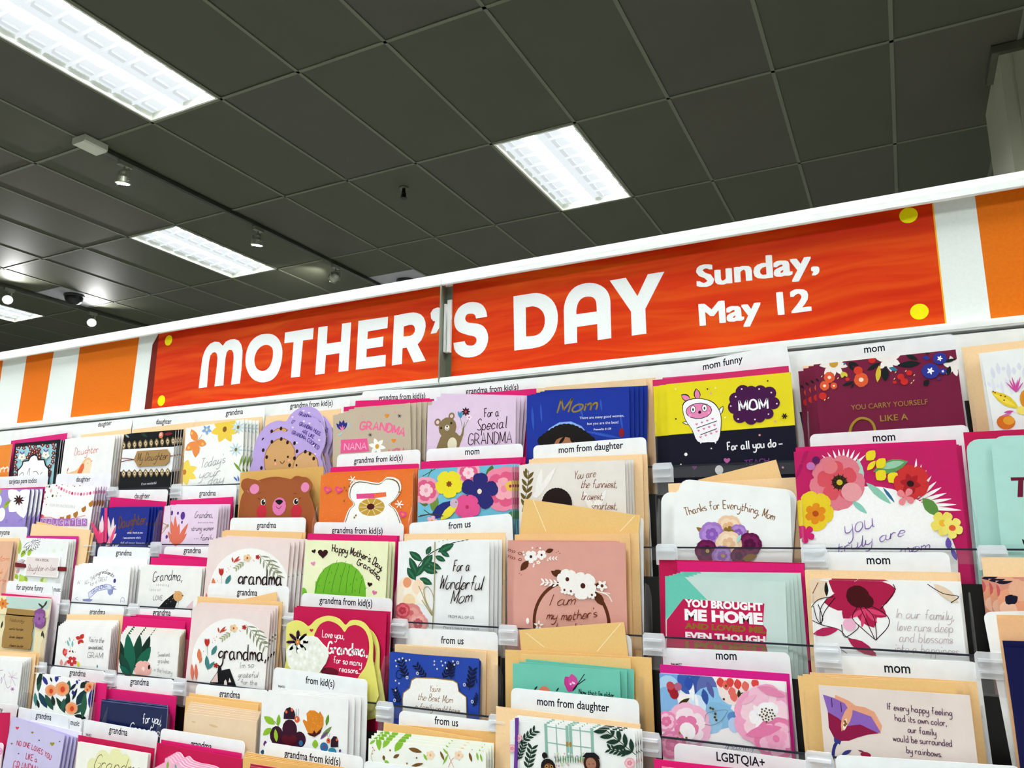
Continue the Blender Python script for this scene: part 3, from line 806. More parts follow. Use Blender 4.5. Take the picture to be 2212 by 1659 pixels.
    if tab is not None:
        z2 = tab[2] if len(tab) > 2 else zm
        yt = Y0 + .0209
        a2, b2 = at(z2, tab[0], yt), at(z2, tab[1], yt)
        O, hp, _ = quad(a2, b2, zb, .0055)
        T_ = Art(z2, yt)
        fx_, fy_ = tab[0]; sl = (tab[1][1]-tab[0][1])/(tab[1][0]-tab[0][0])
        rd = []
        for tx in texts:
            t_, cx, cy, w_ = tx[:4]
            T0, x0, x1 = bfont(t_, .014)
            p0, p1 = (cx-w_/2, cy-w_/2*sl), (cx+w_/2, cy+w_/2*sl)
            q0, q1 = at(z2, p0, yt), at(z2, p1, yt)
            wid = math.hypot(q1[0]-q0[0], q1[1]-q0[1]); hz_ = wid/(x1-x0)*1.18
            if len(tx) > 4: hz_ *= tx[4]
            # baseline sits below the given centre by half the x-height
            dz = -hz_*.27
            tr = []
            for t in T0:
                tr.append(tuple((q0[0]+(p[0]-x0)/(x1-x0)*(q1[0]-q0[0]), q0[1]+(p[0]-x0)/(x1-x0)*(q1[1]-q0[1])+dz+p[1]*hz_) for p in t))
            T_.raw(tr, '101020')
            if len(t_) > 2 and not t_[0].isdigit(): rd.append(t_)
        if 'music' in [t[0] for t in texts] or 'musc' in [t[0] for t in texts]:
            mx_ = [t for t in texts if t[0] in ('music', 'musc')][0]
            x_ = mx_[1]-mx_[3]*.68
            T_.s([(x_, mx_[2]-mx_[3]*.5), (x_+8, mx_[2]+mx_[3]*.9)], mx_[3]*.06, '30304a', sm=False)
        word = ("reading '" + ' '.join(rd) + "' ") if rd else 'without visible words '
        lab = 'white tab ' + word + ('behind the ' + sw if src is not None or env else tabnote)
        if len(lab.split()) > 16: lab = ' '.join(lab.split()[:16])
        slab('category_tab', O, yt, .0006, 'f2f4f5', 'f2f4f5', T_, hp, lab, 'divider tab', None, 'plastic')
ENV = []
def wreath(a, cx, cy, s):
    """painted ring of small flowers and sprigs"""
    q = lambda x, y: (cx+x*s, cy+y*s)
    def sprig(x0, y0, x1, y1, c, n=5):
        p, r = q(x0, y0), q(x1, y1); a.s([p, r], 4*s, c, sm=False)
        dx, dy = r[0]-p[0], r[1]-p[1]
        for i in range(n):
            t = (i+.5)/n
            for sd in (-1, 1):
                bx, by = p[0]+dx*t, p[1]+dy*t
                a.l(bx, by, bx+dx*.26-sd*dy*.24, by+dy*.26+sd*dx*.24, 16*s, c)
    sprig(90, -330, 250, -130, '8a9070'); sprig(190,-300,290,-90,'8a9070',4); sprig(-60,-250,-150,-180,'a8ad84',4)
    a.f(*q(-30,-290), 42*s, 5, 'ecc99a', 'b8402c'); a.f(*q(75,-300), 24*s, 5, 'b83028', '7a1410')
    a.l(*q(-170,-240), *q(-110,-310), 22*s, 'c0402e'); a.l(*q(-175,-245), *q(-185,-300), 18*s, 'c0402e'); a.l(*q(-165,-250), *q(-95,-280), 14*s, 'c0402e')
    for x in (-20, 0, 20): a.l(*q(-295+x*.2,-110), *q(-295+x,-190), 24*s, 'b82a24')
    a.s([q(-295,-110), q(-290,-20)], 4*s, '6a8a6a')
    a.l(*q(-250,-20), *q(-200,-120), 44*s, '3f8080'); a.l(*q(-290,120), *q(-300,-20), 44*s, '3f8080'); a.l(*q(-290,120), *q(-220,40), 34*s, '3f8080')
    a.l(*q(-370,40), *q(-375,-90), 44*s, 'dc7850'); a.l(*q(-372,60), *q(-345,0), 20*s, 'dc7850')
    for x in (-440, -400): a.l(*q(x, 230), *q(x-6, 60), 34*s, 'dc7058')
    a.f(*q(-205,80), 26*s, 5, 'a82820', '7a1410'); a.ds([q(-215,-170),q(-240,-150),q(-225,-190),q(-200,-205),q(30,-270),q(40,-260),q(-330,-60)], 5*s, 'c86a50')
def botan(a, x, y, r, c, n=5, rot=-1.57, w=4):
    """open line-drawn sprig with leaf pairs"""
    ex, ey = x+r*math.cos(rot), y+r*math.sin(rot); a.s([(x,y),(ex,ey)], w, c, sm=False)
    for i in range(n):
        t = (i+.6)/n
        for sd in (-1, 1):
            an = rot+sd*.75; px, py = x+(ex-x)*t, y+(ey-y)*t
            a.l(px, py, px+r*.33*math.cos(an), py+r*.33*math.sin(an), r*.12, c)
def rose(a, x, y, r, c1, c2, c3, rot=0):
    a.f(x, y, r, 6, c1, None, rot, .95); a.f(x, y, r*.78, 5, c2, None, rot+.5, .9); a.f(x, y, r*.5, 5, c3, None, rot, .9); a.d(x, y, r*.16, c1)

# ---------------- row 0
pocket(0, 'N1', 'orange card at the far left edge of the top row', card=[(-560,530),(190,437)], n=1, face='ec8a34',
  art=lambda a: a.t('m', [(5,890),(125,880)], 150, 26, 'fbe8dc'))
def a_(a):
    a.p([(262,485),(903,428),(836,1100),(196,1110)], '9fd0d6')
    random.seed(3)
    for x, y in ((300,490),(380,500),(470,470),(560,480),(680,450),(760,470),(850,440),(270,560),(255,640),(250,720),(240,790),(265,840),(870,500),(860,580),(850,650),(845,720),(800,790),(800,880),(500,520),(560,540),(630,520),(480,600),(640,600),(560,580),(530,570),(600,560),(450,650),(640,650),(790,930),(250,920)):
        a.f(x, y, 34, 5, '6a1232', 'f3dc8a', x*.1, .7, .35)
    for x, y in ((365,645),(745,610)): a.f(x, y, 62, 5, 'f4eede', '30204a', .3, .8, .2); a.l(x, y-40, x-40, y-95, 20, '6a4a9a'); a.l(x, y-40, x+45, y-95, 20, '6a4a9a')
    a.p([(272,1110),(286,860),(330,810),(362,770),(375,705),(462,695),(490,640),(520,612),(566,600),(606,615),(632,680),(722,676),(748,770),(802,825),(790,1110)], '0c1016')
    a.p([(290,1110),(302,868),(344,822),(376,780),(390,722),(474,712),(502,655),(532,630),(566,620),(598,634),(618,700),(708,696),(732,782),(782,836),(772,1110)], 'f6f4f2')
    for P in ([(320,940),(350,905),(380,895),(392,940)], [(450,925),(470,850),(492,832),(478,940)], [(540,885),(590,872),(630,925)], [(655,925),(688,882)]): a.s(P, 9, '101012')
pocket(0, 'N1', 'black framed turquoise mosaic card', card=[(238,428),(970,360)], last=[(310,440),(1016,380)], n=3, face='0b161e', art=a_,
  env=[((178,385),(1068,260),'da2176')], tab=[(388,275),(1152,200)], texts=[('mom',770,330,120)])
def a_(a):
    a.t('Daughter', [(1190,618),(1370,592),(1562,572)], 120, 10, 'cc4438', nib=True)
    a.p([(1060,870),(1088,900),(1140,880),(1215,850),(1285,770),(1340,690),(1410,650),(1452,690),(1455,780),(1430,860),(1400,960),(1110,960)], 'f0c592', sm=True)
    a.p([(1400,960),(1430,860),(1450,780),(1440,700),(1380,690),(1330,800),(1290,960)], 'f6dcb8', sm=True)
    a.p([(1225,940),(1250,850),(1300,760),(1335,750),(1340,810),(1310,880),(1280,940)], 'e2683c', sm=True)
    a.s([(1385,740),(1400,745),(1412,738)], 4, '8a5a3a'); a.l(1450,715,1475,700,10,'b84a3a'); a.l(1070,880,1092,810,16,'d8603c')
pocket(0, 'N1', 'white Daughter card with an orange bird', card=[(1040,358),(1835,300)], last=[(1165,335),(1975,275)], n=4, face='f3f2ef', art=a_,
  env=[((1290,290),(2088,192),PEACH)], tab=[(1255,150),(2118,18)], texts=[('daughter',1670,118,215)])
def a_(a):
    a.p([(965,1000),(1400,975),(1400,1180),(955,1175)], 'eef0f2')
    for i in range(10):
        x = 985+i*44
        for y in (968-i*4, 1192-i*1.5):
            a.l(x, y-34, x, y+34, 34, 'b3925a', 'foil'); a.l(x, y-20, x, y+20, 18, 'efe2c8'); a.l(x, y-10, x, y+10, 9, '7c5a2c')
    a.d(1285,885,26,'e07a60'); a.d(1282,880,14,'f4c0a8'); a.l(1180,900,1120,870,24,'1f3a2c'); a.l(1310,880,1380,870,26,'7a1c24'); a.l(1030,905,1000,880,16,'8fa0a8')
    a.b("It's so wonderful", [(1128,1284),(1246,1274)], 20, 'e8e8f0')
    a.s([(958,1068),(1010,1070),(1070,1080)], 6, '7a4436'); a.s([(958,1100),(1010,1088),(1070,1078)], 6, '7a4436'); a.s([(1345,1052),(1400,1048)], 8, '8a5038')
pocket(0, 'Z3', 'black and gold My Daughter card with lace bands', card=[(990,880),(1400,846)], last=[(1052,868),(1468,836)], n=4, face='0d0f14', art=a_,
  parts=[('gift_tag', [(1065,1080),(1092,1012),(1330,997),(1352,1030),(1345,1098),(1318,1124),(1096,1135)], 'a98555', lambda a: a.t('My Daughter', [(1092,1092),(1330,1078)], 62, 5, '20140e', sl=.25, nib=True), 'kraft paper gift tag', 'paper')],
  env=[((1060,838),(1532,782),PEACH)], tab=[(1058,748),(1556,735)], texts=[('daughter',1305,780,122)])
def a_(a):
    a.f(1790,838,112,7,'efcb48','8a5a20',.2,.55,.2); a.f(1470,1180,105,7,'f0d35a','c87828',.5,.55,.2)
    for x,y in ((1880,1000),(1898,822)): a.f(x,y,58,9,'c5dadf','7a6a20',.1,.25,.25)
    a.f(1648,842,42,5,'7fa8dc','f0e0a0',.3,.5)
    for x,y in ((1525,838),(1645,955),(1478,1005),(1556,1062)): a.l(1568,938,x,y,58,'ea8c46')
    for x,y in ((1530,870),(1615,955),(1505,985)): a.d(x,y,12,'f6c060')
    a.s([(1568,938),(1600,900),(1610,880)],3,'6a4a30')
    a.l(1925,1180,1862,1100,20,'7a9c40'); a.l(1905,1140,1950,1010,16,'7a9c40'); a.l(1895,1250,1862,1215,14,'4a68c0'); a.l(1905,1255,1895,1205,12,'4a68c0')
    for t,P in (("Today's",[(1595,1148),(1790,1105)]),('your',[(1585,1232),(1745,1205)]),('day',[(1655,1282),(1775,1262)])): a.t(t,P,72,3.5,'77777a',sl=.35)
pocket(0, 'Z3', "white Today's your day card with butterfly and yellow flowers", card=[(1480,830),(1945,758)], last=[(1592,838),(2062,768)], n=5, face='f6f6f2', art=a_,
  env=[((1540,782),(2088,738),PEACH)], tab=[(1595,700),(2112,645)], texts=[('grandma',1867,706,137)])
CK = [(150,900),(152,720),(165,620),(200,530),(260,465),(330,435),(392,440),(420,400),(470,355),(530,335),(600,345),(650,395),(672,470),(665,540),(636,620),(655,690),(655,900)]
def a_(a):
    a.d(345,635,150,'a87440'); a.d(345,635,143,'d3a36c'); a.d(530,700,122,'a87440'); a.d(530,700,115,'d9ab76')
    for x,y in ((290,512),(357,492),(402,517),(452,522),(228,572),(253,622),(215,700),(470,580),(530,583),(563,598),(452,630),(590,632),(417,680)): a.d(x,y,10,'2a120a',ry=14)
    a.ds([(313,645),(405,620),(467,680)],9,'1a0a08'); a.ds([(316,670),(412,645)],11,'f0b0a0'); a.s([(348,652),(365,668),(382,648)],5,'1a0a08')
    a.t('GRANDMA HUGS',[(485,395),(560,425),(632,470)],26,4,'402a86'); a.t('ARE LIKE',[(505,445),(588,490)],24,4,'402a86'); a.t('GRANDMA COOKIES!',[(432,455),(530,500),(620,570)],26,4,'402a86')
    for x,y in ((470,520),(440,410),(600,600),(560,380),(630,500),(590,540),(520,365)): a.h(x,y,8,'efe6fa')
pocket(0, 'Z4', 'lilac cookie shaped card saying grandma hugs are like cookies', shape=CK, offs=[(0,-78),(52,-25),(70,10)], face='bca4e0', art=a_,
  env=[((245,330),(782,275),PEACH)], tab=[(333,235),(850,198)], texts=[('grandma from kid(s)',573,247,305)])
def a_(a):
    a.t('GRANDMA',[(920,425),(1080,432),(1236,474)],56,13,'ee6c98'); a.p([(785,498),(972,488),(988,580),(782,596)],'e85a92',sm=False)
    a.t('NANA',[(808,572),(965,566)],48,7,'f6b4cc')
    for x,y in ((752,380),(775,360),(805,355),(828,372)): a.l(795,430,x,y,26,'2c2a80')
    for x,y in ((775,398),(795,390),(812,400)): a.l(795,432,x,y,8,'f08ab0')
    a.h(1115,325,17,'e88a20'); a.h(1163,503,17,'e88a20'); a.f(1045,545,62,6,'f4f4f0','d8a030',.2,.5); a.l(760,470,800,445,9,'9ad0e0'); a.l(850,420,835,370,9,'9ad0e0')
    for x,y in ((1205,327),(995,463)):
        for r in (0,1.05,2.1): a.s([(x-14*math.cos(r),y-14*math.sin(r)),(x+14*math.cos(r),y+14*math.sin(r))],4,'202038',sm=False)
    a.ds([(940,327),(1172,300)],7,'f08aa0'); a.t('you',[(1130,592),(1240,580)],50,9,'e86a90')
pocket(0, 'Z4', 'kraft GRANDMA NANA card with pink lettering', card=[(728,322),(1278,232)], last=[(880,268),(1438,226)], n=5, face='c3b29c', edge='e6dccb', art=a_, gloss='paper',
  env=[((805,262),(1450,204),PINK),((890,218),(1420,200),PINK)], tab=[(938,150),(1502,122)], texts=[('grandma from kid(s)',1222,192,335)])
def a_(a):
    a.d(1478,372,27,'86704c'); a.d(1478,372,14,'e8c8d0'); a.d(1578,328,26,'86704c'); a.d(1578,328,13,'e8c8d0')
    a.p([(1470,620),(1490,500),(1520,460),(1600,440),(1640,470),(1665,390),(1672,372),(1660,470),(1630,560),(1640,620)],'86704c',sm=True); a.d(1548,410,74,'86704c')
    a.d(1582,530,34,'e6dcc0',ry=50); a.d(1546,412,20,'efe8dc'); a.ds([(1503,414),(1576,378)],9,'14100e'); a.d(1546,402,7,'14100e'); a.s([(1535,418),(1546,425),(1558,416)],3,'14100e')
    a.s([(1662,465),(1668,380)],3,'5a7a4a'); a.s([(1658,430),(1640,330)],3,'5a7a4a'); a.s([(1664,420),(1702,345)],3,'5a7a4a')
    for x in (1624,1640,1654): a.l(1642,345,x,292,16,'3c8cb0')
    a.f(1680,296,33,8,'3a1020','c04050',0,.4); a.f(1704,337,22,5,'f0e0ec','d84a80')
    a.t('For a',[(1815,336),(1918,326)],62,6,'3a1a2a'); a.t('Special',[(1762,430),(1972,410)],80,6,'3a1a2a',sl=.15); a.t('GRANDMA',[(1698,536),(2010,520)],82,6,'3a1a2a')
pocket(0, 'Z4', 'pale pink Special GRANDMA card with a waving bear', card=[(1407,250),(2037,195)], last=[(1503,164),(2118,180)], n=4, face='e2c9e2', art=a_,
  env=[((1560,180),(2185,130),PINK)], tab=[(1543,125),(2192,68)], texts=[('grandma from kid(s)',1868,138,378)])
def a_(a):
    for x0,y0,x1,y1,w in ((230,520,240,700,18),(290,500,300,640,14),(560,480,600,620,16),(720,470,730,560,14),(260,760,480,690,26),(600,700,900,760,20),(860,560,880,700,14)): a.l(x0,y0,x1,y1,w,'2f56b8')
    a.t('Mom',[(410,572),(688,548)],98,13,'b89a4c','foil',sl=.2)
    a.b('There are many good women,',[(570,616),(890,598)],19,'f2f2f6'); a.b('but you are the best!',[(626,657),(850,645)],19,'f2f2f6'); a.b('Proverbs 31:29',[(673,697),(797,690)],15,'f2f2f6',bold=.01)
    a.d(470,830,200,'8db0ea'); a.d(475,835,180,'15100e'); a.p([(390,790),(450,745),(520,760),(560,830),(540,960),(400,960)],'b07450',sm=True)
    for i in range(14): a.d(300+i*27,770-90*math.sin(i/13*3.14),34,'15100e')
    a.l(420,800,470,735,22,'15100e'); a.l(500,740,540,800,22,'15100e'); a.d(872,712,20,'8a1828',ry=32)
pocket(0, 'W1', 'blue Mom card with gold script and a dark haired woman', card=[(193,445),(925,385)], last=[(320,408),(1058,374)], n=5, face='17329a', edge='1a3490', art=a_,
  env=[((256,395),(1048,322),PEACH),((330,385),(1112,318),PEACH)])
def a_(a):
    a.p([(1100,738),(2140,656),(2140,1200),(1100,1200)],'0d0e22')
    def body(g,c): a.p([(1312-g,520-g),(1360-g,478-g),(1450,472-g),(1530+g,502-g),(1576+g,570),(1583+g,660),(1562+g,768+g),(1490,780+g),(1418-g,775+g),(1378-g,690),(1328-g,612)],c,sm=True)
    for x0,y0,x1,y1 in ((1365,480,1298,440),(1420,478,1405,395)): a.l(x0,y0,x1,y1,50,'14141c'); a.l(x0,y0,x1+3,y1+6,36,'e586b4')
    a.l(1385,645,1305,640,30,'14141c'); a.l(1385,645,1312,640,20,'f6f4f6'); a.l(1565,590,1600,520,34,'14141c'); a.l(1565,590,1597,526,22,'f6f4f6')
    body(5,'14141c'); body(0,'f6f4f6'); a.d(1425,556,96,'14141c',ry=58); a.d(1425,556,91,'ea86b6',ry=53)
    for x in (1384,1466): a.d(x,545-(x-1384)*.12,21,'14141c',ry=28); a.d(x,545-(x-1384)*.12,17,'ffffff',ry=24); a.d(x,547-(x-1384)*.12,6,'14141c',ry=11)
    a.d(1432,566,11,'14141c'); a.ds([(1362,590),(1496,570)],9,'f0a0c8')
    for r in range(3):
        for i in range(4): a.h(1410+i*38+r*14,652-i*13+r*46,9,'e07ab0')
        if r < 2: a.s([(1408+r*30,680+r*48),(1555,628+r*55)],5,'14141c',sm=False)
    for x in (1440,1545): a.l(x,770,x,792,12,'f6f4f6')
    for x,y,r in ((1740,420,50),(1800,420,44),(1865,418,46),(1930,430,48),(1960,500,44),(1690,470,46),(1685,530,50),(1720,595,48),(1800,610,46),(1860,600,40),(1920,575,40),(1820,510,110),(1740,500,60),(1890,490,70),(1728,405,30)): a.d(x,y,r,'440c44')
    a.ds([(1733,400),(1858,400),(1945,425),(1690,455),(1655,522),(1985,505),(1925,580),(1828,618),(1708,615)],6,'f0e0ec')
    a.t('MOM',[(1718,555),(1920,540)],72,13,'fbfbfb')
    a.t('For all you do',[(1634,838),(1978,812)],56,9,'f6f6f8'); a.s([(1998,795),(2026,793)],7,'f6f6f8',sm=False)
    a.ds([(1180,622),(1262,614),(1488,400),(1920,342)],6,'14141c'); a.ds([(1185,412),(1260,400),(1546,392),(1614,604),(1298,940),(1516,826)],6,'f4ecd0'); a.ds([(1512,430),(1972,630),(1862,730),(2028,962)],8,'e89ab0')
    for x,y,c,q in ((2040,594,'14141c',20),(1334,868,'f2f2f2',12)):
        for r in (0,1.05,2.1): a.s([(x-q*math.cos(r),y-q*math.sin(r)),(x+q*math.cos(r),y+q*math.sin(r))],8,c,sm=False)
    a.h(1628,912,24,'c060a0'); a.h(1395,962,18,'7a3a7a'); a.d(1572,980,30,'f2f0f2',ry=34); a.t('TEACH',[(1755,945),(1930,930)],34,7,'7a3a8a')
pocket(0, 'W1', 'yellow and navy MOM card with a pink faced creature', card=[(1190,365),(2085,278)], last=[(1098,382),(1990,296)], n=3, face='e8d61c', edge='e8d61c', art=a_,
  env=[((1093,336),(2068,232),'cf2a68'),((1165,318),(1990,250),'d84a84')], tab=[(1165,255),(2052,70)], texts=[('mom funny',1597,215,285)])
def a_(a):
    a.f(620,330,120,9,'f0e8e0','c8983c',.2,.42); a.f(1080,290,110,7,'f2e9e4',None,.5,.5); a.f(1620,350,90,6,'efe6e0',None,.2,.5)
    for x,y,r in ((585,445,46),(545,515,40),(622,515,28),(850,465,60)): a.f(x,y,r,5,'df5a30',None,.3,1.1); a.d(x,y,r*.62,'df5a30'); a.d(x,y,r*.3,'f4d8c4')
    a.d(825,388,34,'d43a24'); a.d(530,600,30,'cc2c22'); a.d(735,460,16,'cc2c22')
    for x0,y0,x1,y1,w in ((1010,322,900,385,34),(1345,325,1150,345,52),(1050,480,1050,350,62),(1325,300,1215,252,36),(690,515,790,480,26),(765,535,790,495,20),(1370,515,1415,465,46),(745,325,785,388,30),(745,320,830,345,30),(1570,430,1590,350,40),(1540,320,1640,290,26),(470,455,500,480,18),(1380,240,1420,250,14)): a.l(x0,y0,x1,y1,w,'0f1c1c')
    a.l(985,485,1000,345,44,'d4bc34'); a.l(690,450,700,395,36,'c8c040'); a.l(735,440,705,400,26,'d4bc34'); a.l(1155,385,1080,365,32,'2f7896'); a.l(705,345,715,320,16,'2f7896')
    for x,y,r in ((1250,408,22),(1180,440,26),(1210,480,28),(1130,485,14),(940,300,28)): a.d(x,y,r,'c8281e')
    for x,y in ((1130,410),(1285,435),(1120,465),(1262,500),(1215,400),(1280,480),(515,445),(650,460),(570,625),(540,640)): a.l(x,y,x+14,y-16,8,'e8d48c')
    for x,y,r in ((1505,288,50),(1427,392,64),(1530,395,26)): a.d(x,y,r,'2a3390'); a.f(x,y,r*.5,5,'f2eef2',None,-1.2,.5)
    a.l(1420,290,1360,275,36,'2a3390'); a.d(1498,455,14,'4a2a6a')
    a.b('YOU CARRY YOURSELF',[(768,718),(1406,668)],44,'c49c4a','foil'); a.b('LIKE A',[(1010,812),(1242,797)],52,'c49c4a','foil',bold=.01)
    a.s([(752,910),(775,840),(820,795),(865,785),(920,802),(955,845),(970,910)],20,'c8a440','foil')
pocket(0, 'W2', 'burgundy YOU CARRY YOURSELF LIKE A queen card with bright flowers', card=[(453,338),(1637,212)], last=[(325,392),(1560,268)], n=4, face='74143a', edge='7c1c40', art=a_,
  env=[((362,352),(1400,250),PEACH)], tab=[(398,222),(1632,78)], texts=[('mom',960,207,172)])
def a_(a):
    for i in range(10):
        a.l(560+i*70,760-(i%3)*60,520+i*75,590-(i%2)*60,60,'dcdce8'); a.l(450+i*60,980-(i%2)*110,410+i*60,840-(i%3)*50,46,'e2e2ee')
    a.l(900,1160,520,930,140,'e3c52c'); a.l(850,1130,540,960,60,'eed648')
    for x,y in ((545,930),(570,945),(650,985),(710,1000),(695,1050)): a.d(x,y,10,'8a2a14')
    a.d(1010,1040,100,'d98a22',ry=140); a.d(720,1350,130,'d8701e',ry=100); a.d(760,1330,80,'e8a030',ry=60); a.d(935,1190,60,'eedb6a')
    for i in range(7): a.l(860,940,720+i*40,800-(i%3)*40,22,'cc4a96')
    a.l(690,1220,830,1200,36,'cc4a96'); a.l(660,1270,800,1230,30,'d86ca8')
pocket(0, 'N6', 'white card with a yellow orchid', card=[(372,402),(1500,262)], last=[(345,412),(1420,300)], n=2, face='eeefed', art=a_,
  env=[((108,322),(1400,178),PEACH)])

# ---------------- row 1
def a_(a):
    a.d(-20,1190,70,'a4bc2c'); a.l(60,1470,150,1330,60,'9cb828'); a.l(70,1420,170,1330,40,'86a41e')
    for x,y in ((180,1200),(430,1200),(470,1400),(360,1560),(190,1480)): a.l(310,1335,x+(x-310)*.35,y+(y-1335)*.25,190,'f6f5f7')
    for x,y in ((240,1250),(420,1280),(370,1500),(250,1430)): a.s([(310,1335),(x,y)],5,'b4a8c8',sm=False)
    a.f(300,1330,90,9,'341018','34101a',.1,.3); a.d(310,1335,38,'4a1a14'); a.d(-30,1350,100,'f6f5f7'); a.d(20,1560,110,'f8f8f8')
    a.s([(90,1700),(95,1655),(115,1645),(110,1700)],6,'5a3fa0'); a.s([(290,1690),(320,1650),(350,1640),(345,1665)],6,'5a3fa0')
pocket(1, 'N1', 'lilac card with big white flowers', card=[(-280,1160),(485,1150)], last=[(-90,1170),(680,1146)], n=4, face='9f8bd0', edge='5a4a90', art=a_,
  env=[((-200,1150),(714,1118),PINK)], tab=[(-90,962),(772,926)], texts=[('tarjetas para todos',365,1030,440)])
def a_(a):
    for x,y in ((1450,1380),(1335,1465),(1205,1550),(1090,1600),(985,1625)): a.d(x,y,58,'b0742c')
    a.p([(700,1140),(1530,1130),(1512,1300),(1350,1430),(1180,1535),(1000,1598),(640,1590)],'f4f3f2',sm=False)
    for i,(x,y) in enumerate(((940,1130),(980,1150),(1020,1172),(1062,1193),(1107,1208),(1152,1222),(1197,1227),(1243,1230),(1293,1235),(1341,1233),(1392,1228),(1440,1220),(1495,1205))): a.d(x,y,17,'cf2f70' if i in (1,5,8,11) else 'e79ab8',ry=26)
    for x,y,c,r in ((788,1115,'4a3a20',20),(840,1262,'5a4a28',22),(718,1205,'5a3a20',20),(815,1180,'eeb8c8',30),(900,1262,'e8b890',18),(715,1305,'e8a070',18),(690,1360,'d04a80',14),(740,1400,'c02a60',10),(970,1262,'c8b0e0',14),(750,1115,'d04a80',10),(905,1095,'c02a60',16),(1080,1100,'eeb8c8',14),(1190,1105,'5a4a30',14),(920,1215,'6a6a50',10),(760,1285,'6a6a50',10)): a.d(x,y,r,c)
    a.b('FOR MY INCREDIBLE',[(798,1428),(1196,1456)],44,'cfcfd2')
    a.z = 'N2'; a.s([(800,170),(1000,160),(1180,215),(1420,190),(1700,120)],12,'d07aa0'); a.d(835,135,36,'cf3060'); a.d(870,140,22,'e88a40'); a.d(1170,200,18,'e88a40')
    for i,ch in enumerate('DAUGHTER'):
        x = 812+i*118; a.p([(x,185),(x+100,190),(x+96,330),(x-6,330)],'a568c0'); a.t(ch,[(x+22,300),(x+76,300)],90,11,'f0e6f6')
pocket(1, 'N1', 'white INCREDIBLE DAUGHTER card with bunting and confetti dots', card=[(735,1080),(1525,1118)], last=[(905,1072),(1716,1112)], n=5, face='f6f4f2', edge='c8a0d0', art=a_,
  tab=[(905,912),(1778,893)], texts=[('daughter',1327,1002,225)])
def a_(a):
    a.t('Daughter,',[(1180,420),(1300,395),(1462,375)],112,15,'8a5a38','foil',sl=.15)
    a.b('when I look at you',[(1265,474),(1420,472)],20,'f0f0f6',bold=.01); a.b("I see someone who's",[(1225,524),(1400,522)],20,'f0f0f6',bold=.01); a.b('full of inner beauty',[(1200,572),(1440,576)],20,'e0e0f0')
    for x0,y0,x1,y1 in ((990,520,985,290),(1010,520,1020,290),(1100,560,1075,300),(1110,560,1130,310),(1090,560,1155,380),(1085,560,1160,470),(1050,600,1120,540)): a.l(x0,y0,x1,y1,36,'eddadd')
    a.l(1010,590,930,380,28,'e83a74'); a.l(1000,600,985,420,50,'ee6a92'); a.l(1090,600,1150,400,28,'e8507e'); a.l(1070,600,1100,480,20,'f08aa8')
    for x in (1130,1165,1190): a.l(1120,640,x,575,14,'e8e8f0')
pocket(1, 'W3', 'royal blue Daughter card tied with a pink ribbon', card=[(1010,216),(1490,211)], last=[(1135,207),(1610,203)], n=5, face='1b2c8c', edge='1b2c8c', art=a_,
  parts=[('ribbon',[(1040,218),(1066,214),(1058,560),(1030,560)],'e23c74',None,'pink ribbon tied around the card','gloss'),
         ('ribbon_bow',[(900,350),(930,380),(985,480),(1040,440),(1035,560),(980,580),(955,520)],'e8487c',None,'pink ribbon bow','gloss')],
  env=[((1100,108),(1655,155),PINK),((1110,120),(1600,160),PINK)], tab=[(924,1322),(1340,1316),'Z3'], texts=[('daughter',1133,1372,122)])
def a_(a):
    a.t('Grandma,',[(1935,318),(2116,314)],66,6,'2a1a36',sl=.3,nib=True); a.b('there are so many',[(1970,371),(2125,369)],17,'5a3a7a'); a.t('strong women',[(1903,446),(2126,440)],52,6,'2a1a36',sl=.25,nib=True)
    a.b('in our',[(1930,530),(1978,528)],16,'8a6a8a'); a.t('family',[(1990,542),(2116,536)],56,6,'2a1a36',sl=.3,nib=True)
    for x1,y1 in ((1745,295),(1705,345),(1672,450),(1875,368),(1785,370),(1860,470)): a.l(1745,600,x1,y1,44,'e0705a')
    for x,y,r,q in ((1712,268,12,24),(1772,270,10,16),(1820,295,22,40),(1660,505,12,20),(1812,360,8,16)): a.d(x,y,r,'5c3090',ry=q)
    a.s([(1702,205),(1698,330),(1690,560)],8,'b09468'); a.s([(1668,392),(1630,372),(1605,360)],8,'b09468'); a.s([(1668,395),(1620,460),(1560,525)],9,'b89c70'); a.s([(1665,395),(1610,440),(1580,500)],7,'b89c70'); a.d(1670,395,16,'a88c60')
pocket(1, 'W3', 'pale pink Grandma strong women card tied with twine', card=[(1640,200),(2180,206)], last=[(1752,180),(2295,178)], n=5, face='e9d2e8', art=a_,
  env=[((1695,143),(2320,106),PINK)], tab=[(1424,1290),(1888,1283),'Z3'], texts=[('grandma',1653,1350,131)])
BEAR = [(82,1300),(86,1100),(95,980),(112,905),(126,880),(106,842),(114,798),(152,780),(195,792),(216,800),(300,776),(380,770),(462,788),(500,766),(545,770),(575,810),(568,860),(556,888),(582,960),(602,1060),(610,1300)]
def a_(a):
    a.d(165,850,34,'e287b4',ry=36); a.d(528,838,30,'e287b4',ry=36)
    for x,y in ((228,945),(462,940)): a.d(x,y,24,'f6f2ee'); a.d(x+2,y,20,'100c0c'); a.d(x+8,y-8,7,'f8f8f8')
    a.s([(205,925),(190,915)],4,'100c0c'); a.s([(485,922),(498,912)],4,'100c0c'); a.s([(195,885),(215,872)],4,'6a3418'); a.s([(445,880),(470,884)],4,'6a3418')
    a.d(216,1012,49,'c42a3c'); a.d(465,1012,51,'c42a3c'); a.d(342,975,65,'e27ab0'); a.p([(315,935),(345,925),(370,938),(358,955),(345,964),(328,955)],'140c0e',sm=True); a.s([(320,975),(340,992),(360,972)],4,'4a1a20')
